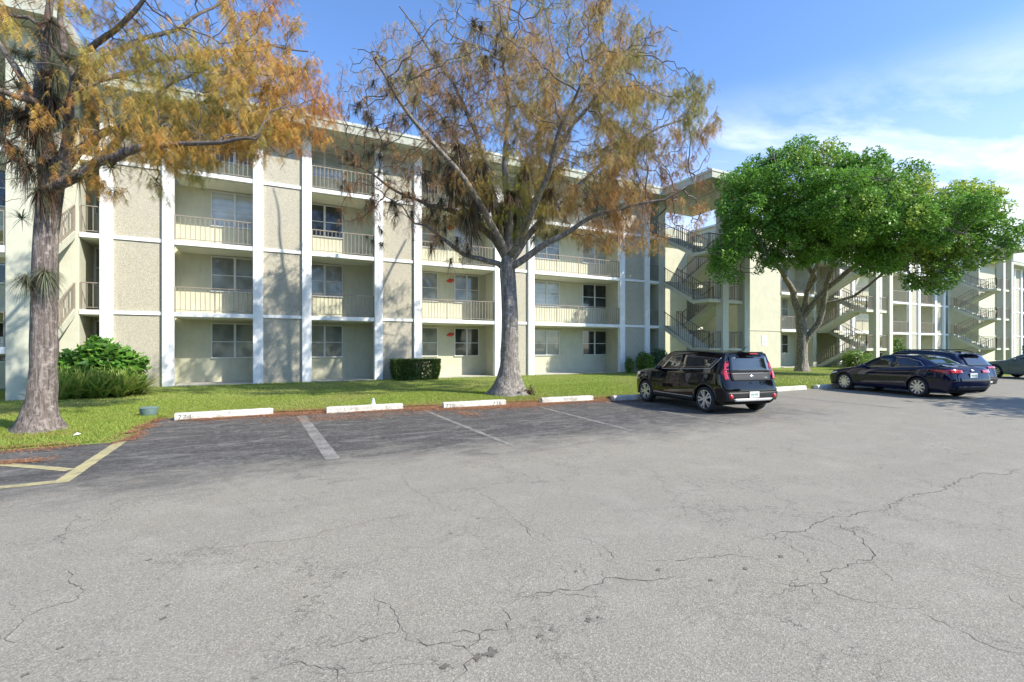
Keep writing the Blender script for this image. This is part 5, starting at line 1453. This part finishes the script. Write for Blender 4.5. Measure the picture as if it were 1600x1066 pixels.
c.rear_patch('rear_bumper', [(-.80, .34), (.80, .34), (.82, .56), (-.82, .56)], M['black'], off=.012)
c.rear_patch('skid_plate', [(-.56, .335), (.56, .335), (.62, .40), (-.62, .40)], M['silver'], off=.03, nz=4)
for sx in (-1, 1):
    mb = MB(); mb.lathe([(.001, .03), (.05, .028), (.062, .0)], (0, 0, 0), 'y', 18)
    mb.v = [(sx*.68+a, c.cx-4.12-b, .46+z) for a, b, z in mb.v]; mb.build('reflector', M['redlamp'], c.root, True)
mb = MB(); mb.box(-.30, .30, c.cx-4.14, c.cx-3.92, 1.535, 1.56); mb.box(-.13, .13, c.cx-4.145, c.cx-4.12, 1.50, 1.53, 1); mb.build('spoiler', [c.paint, M['redlamp']], c.root, bevel=.008)
mb = MB(); mb.lathe([(.001, .012), (.045, .010), (.05, 0)], (0, 0, 0), 'y', 20); mb.v = [(a*1.35, c.cx-4.075-b, .95+z*.7) for a, b, z in mb.v]; mb.build('badge', M['chrome'], c.root, True)
mb = MB(); mb.box(.36, .50, c.cx-4.078, c.cx-4.07, .90, .925); mb.build('badge', M['chrome'], c.root)
mb = MB(); mb.tube([(0, c.cx-3.98, 1.10), (.22, c.cx-4.045, 1.10)], .012, 5); mb.build('wiper', M['black'], c.root)
mb = MB(); mb.tube([(0, c.cx-3.7, 1.56), (0, c.cx-3.95, 1.70)], .008, 5); mb.build('antenna', M['black'], c.root)
c.plate_(4.16, .50); c.mirror_(1.58, 1.06); c.handle(2.28, .93); c.handle(3.18, .95)
c.top_patch('windscreen', [(1.26, -.62), (1.78, -.56), (1.78, .56), (1.26, .62)], M['carglass'])
c.side_patch('headlamp', [(.22, .80), (.52, .84), (.52, .93), (.26, .90)], M['clearlamp'], nx=8, nz=5)

# saloon
KC = dict(L=4.88, w=.92, sill=.25, gf=.94, wr=.335, arch=.38, axles=(.98, 3.80),
    front=[(.20, .18), (.08, .26), (.0, .46), (.04, .60), (.10, .68), (.18, .73), (.26, .755), (.34, .77), (.42, .78)],
    st=[(.42, .92, .68, .76, .76, .80, .58, .82, .83), (.98, .985, .78, .86, .80, .89, .62, .91, .925), (1.42, 1.0, .82, .92, .84, .95, .70, .975, .99),
        (1.90, 1.0, .84, .94, .78, 1.16, .66, 1.205, 1.22), (2.35, 1.0, .85, .945, .73, 1.335, .62, 1.385, 1.40), (2.85, 1.0, .86, .95, .72, 1.365, .61, 1.425, 1.445), (3.35, 1.0, .88, .96, .72, 1.33, .60, 1.395, 1.42),
        (3.75, 1.0, .90, .98, .72, 1.22, .58, 1.29, 1.315), (4.12, .985, .91, 1.0, .74, 1.07, .58, 1.13, 1.15), (4.42, .96, .92, 1.01, .76, 1.04, .58, 1.065, 1.075), (4.62, .93, .92, 1.0, .76, 1.035, .58, 1.055, 1.065)],
    rear=[(4.68, .28, .88), (4.82, .34, .92), (4.88, .58, .94), (4.84, .82, .92), (4.80, .95, .88), (4.76, 1.02, .80), (4.75, 1.04, .7), (4.74, 1.045, .6), (4.74, 1.048, .5)])
c = Car('s', 'sedan', (19.98, 8.76), -R(15.5), 'shiny navy blue sedan with silver multi spoke wheels parked nose to the lawn', 'car', 'carnavy', KC, .95)
def saloon_parts(c, plate=True):
    c.wheels(10, False)
    c.side_patch('side_window', [(1.92, .985), (2.84, 1.0), (2.80, 1.335), (2.38, 1.31)], M['carglass'])
    c.side_patch('side_window', [(2.94, 1.0), (3.78, 1.045), (3.66, 1.20), (2.92, 1.335)], M['carglass'], curve=.03)
    c.poly_line('window_trim', [(1.84, .965), (2.9, .98), (3.84, 1.03), (3.93, 1.06), (3.72, 1.215), (3.35, 1.315), (2.85, 1.36)], .014, M['chrome'])
    for pts in ([(1.62, .36), (1.60, .85)], [(2.89, .34), (2.89, 1.33)], [(3.42, .72), (3.70, .98)]): c.poly_line('door_seam', pts, .007, M['well'], off=0)
    c.poly_line('sill_line', [(1.5, .40), (3.3, .36)], .014, M['black'], off=0)
    c.top_patch('rear_window', [(3.58, -.52), (4.20, -.60), (4.20, .60), (3.58, .52)], M['carglass'])
    c.top_patch('windscreen', [(1.52, -.66), (2.28, -.55), (2.28, .55), (1.52, .66)], M['carglass'])
    c.rear_patch('tail_lamp', [(.40, .86), (.80, .84), (.80, .97), (.42, .955)], M['redlamp'], off=.01, mirror=True, nx=10, nz=5)
    c.side_patch('tail_lamp_side', [(4.18, .93), (4.76, .82), (4.72, .96), (4.28, .955)], M['redlamp'], nx=12, nz=5)
    c.rear_patch('rear_bumper_insert', [(-.62, .30), (.62, .30), (.62, .42), (-.62, .42)], M['black'], off=.008)
    c.side_patch('headlamp', [(.20, .60), (.62, .68), (.62, .74), (.24, .69)], M['clearlamp'], nx=8, nz=5)
    mb = MB(); mb.lathe([(.001, .012), (.05, .010), (.055, 0)], (0, 0, 0), 'y', 20); mb.v = [(a*1.3, c.cx-4.835-b, .93+z*.7) for a, b, z in mb.v]; mb.build('badge', M['chrome'], c.root, True)
    c.mirror_(1.86, .98); c.handle(2.70, .86); c.handle(3.50, .88)
    if plate: c.plate_(4.87, .78)
saloon_parts(c)
c = Car('s', 'sedan', (35.2, 9.25), -R(14), 'slate grey sedan cut off by the right edge in front of the long hedge', 'car', 'cargrey', KC)
saloon_parts(c)
# wagon-like suv
KV = dict(L=4.75, w=.93, sill=.28, gf=.95, wr=.35, arch=.40, axles=(.93, 3.64),
    front=[(.18, .22), (.08, .30), (.0, .52), (.04, .72), (.10, .84), (.18, .90), (.26, .93), (.34, .95), (.42, .96)],
    st=[(.42, .93, .82, .92, .78, .97, .60, .99, 1.0), (.93, .985, .88, .98, .80, 1.02, .64, 1.04, 1.05), (1.30, 1.0, .91, 1.02, .84, 1.06, .72, 1.08, 1.09),
        (1.75, 1.0, .93, 1.04, .79, 1.33, .68, 1.37, 1.385), (2.15, 1.0, .94, 1.05, .75, 1.52, .65, 1.575, 1.59), (2.7, 1.0, .95, 1.06, .75, 1.57, .64, 1.635, 1.65),
        (3.3, 1.0, .97, 1.08, .75, 1.55, .63, 1.615, 1.63), (3.8, 1.0, .99, 1.10, .75, 1.50, .62, 1.57, 1.585), (4.20, .985, 1.0, 1.12, .75, 1.44, .61, 1.51, 1.525)],
    rear=[(4.56, .30, .9), (4.70, .38, .94), (4.75, .62, .96), (4.70, .88, .94), (4.64, 1.04, .90), (4.40, 1.38, .76), (4.32, 1.46, .70), (4.30, 1.49, .64), (4.30, 1.495, .6)])
c = Car('v', 'crossover', (22.45, 9.3), -R(13), 'dark blue crossover wagon parked behind the navy sedan', 'car', 'cardark', KV, .92)
c.wheels(5, True)
c.side_patch('side_window', [(1.80, 1.09), (2.74, 1.10), (2.70, 1.53), (2.20, 1.50)], M['carglass'])
c.side_patch('side_window', [(2.84, 1.11), (3.62, 1.14), (3.62, 1.48), (2.82, 1.53)], M['carglass'])
c.side_patch('side_window', [(3.70, 1.15), (4.28, 1.24), (4.12, 1.38), (3.70, 1.47)], M['carglass'])
c.poly_line('window_trim', [(1.72, 1.07), (2.8, 1.08), (3.66, 1.115), (4.30, 1.21)], .014, M['chrome'])
c.rear_patch('rear_window', [(-.58, 1.08), (.58, 1.08), (.52, 1.40), (-.52, 1.40)], M['carglass'], xlim=4.1)
c.rear_patch('tail_lamp', [(.34, .95), (.80, .95), (.78, 1.03), (.34, 1.03)], M['redlamp'], off=.01, mirror=True, nx=10, nz=5)
c.side_patch('tail_lamp_side', [(4.22, .99), (4.62, .92), (4.60, 1.03), (4.30, 1.05)], M['redlamp'], nx=10, nz=5)
c.rear_patch('rear_bumper', [(-.80, .36), (.80, .36), (.82, .60), (-.82, .60)], M['black'], off=.01)
c.rear_patch('skid_plate', [(-.5, .40), (.5, .40), (.5, .47), (-.5, .47)], M['silver'], off=.02, nz=4)
for sd in (-1, 1):
    mb = MB(); mb.tube([(sd*.60, c.cx-1.95, 1.58), (sd*.60, c.cx-2.2, 1.66), (sd*.60, c.cx-3.7, 1.655), (sd*.59, c.cx-4.1, 1.56)], .018, 6); mb.build('roof_rail', M['black'], c.root, True)
mb = MB(); mb.box(-.52, .52, c.cx-4.56, c.cx-4.28, 1.49, 1.515); mb.build('spoiler', c.paint, c.root, bevel=.01)
mb = MB(); mb.box(-.02, .02, c.cx-4.05, c.cx-3.85, 1.53, 1.60); mb.build('antenna', M['black'], c.root, bevel=.01)
c.top_patch('windscreen', [(1.40, -.66), (2.06, -.57), (2.06, .57), (1.40, .66)], M['carglass'])
c.plate_(4.76, .80); c.mirror_(1.78, 1.08); c.handle(2.58, .97); c.handle(3.46, .99)
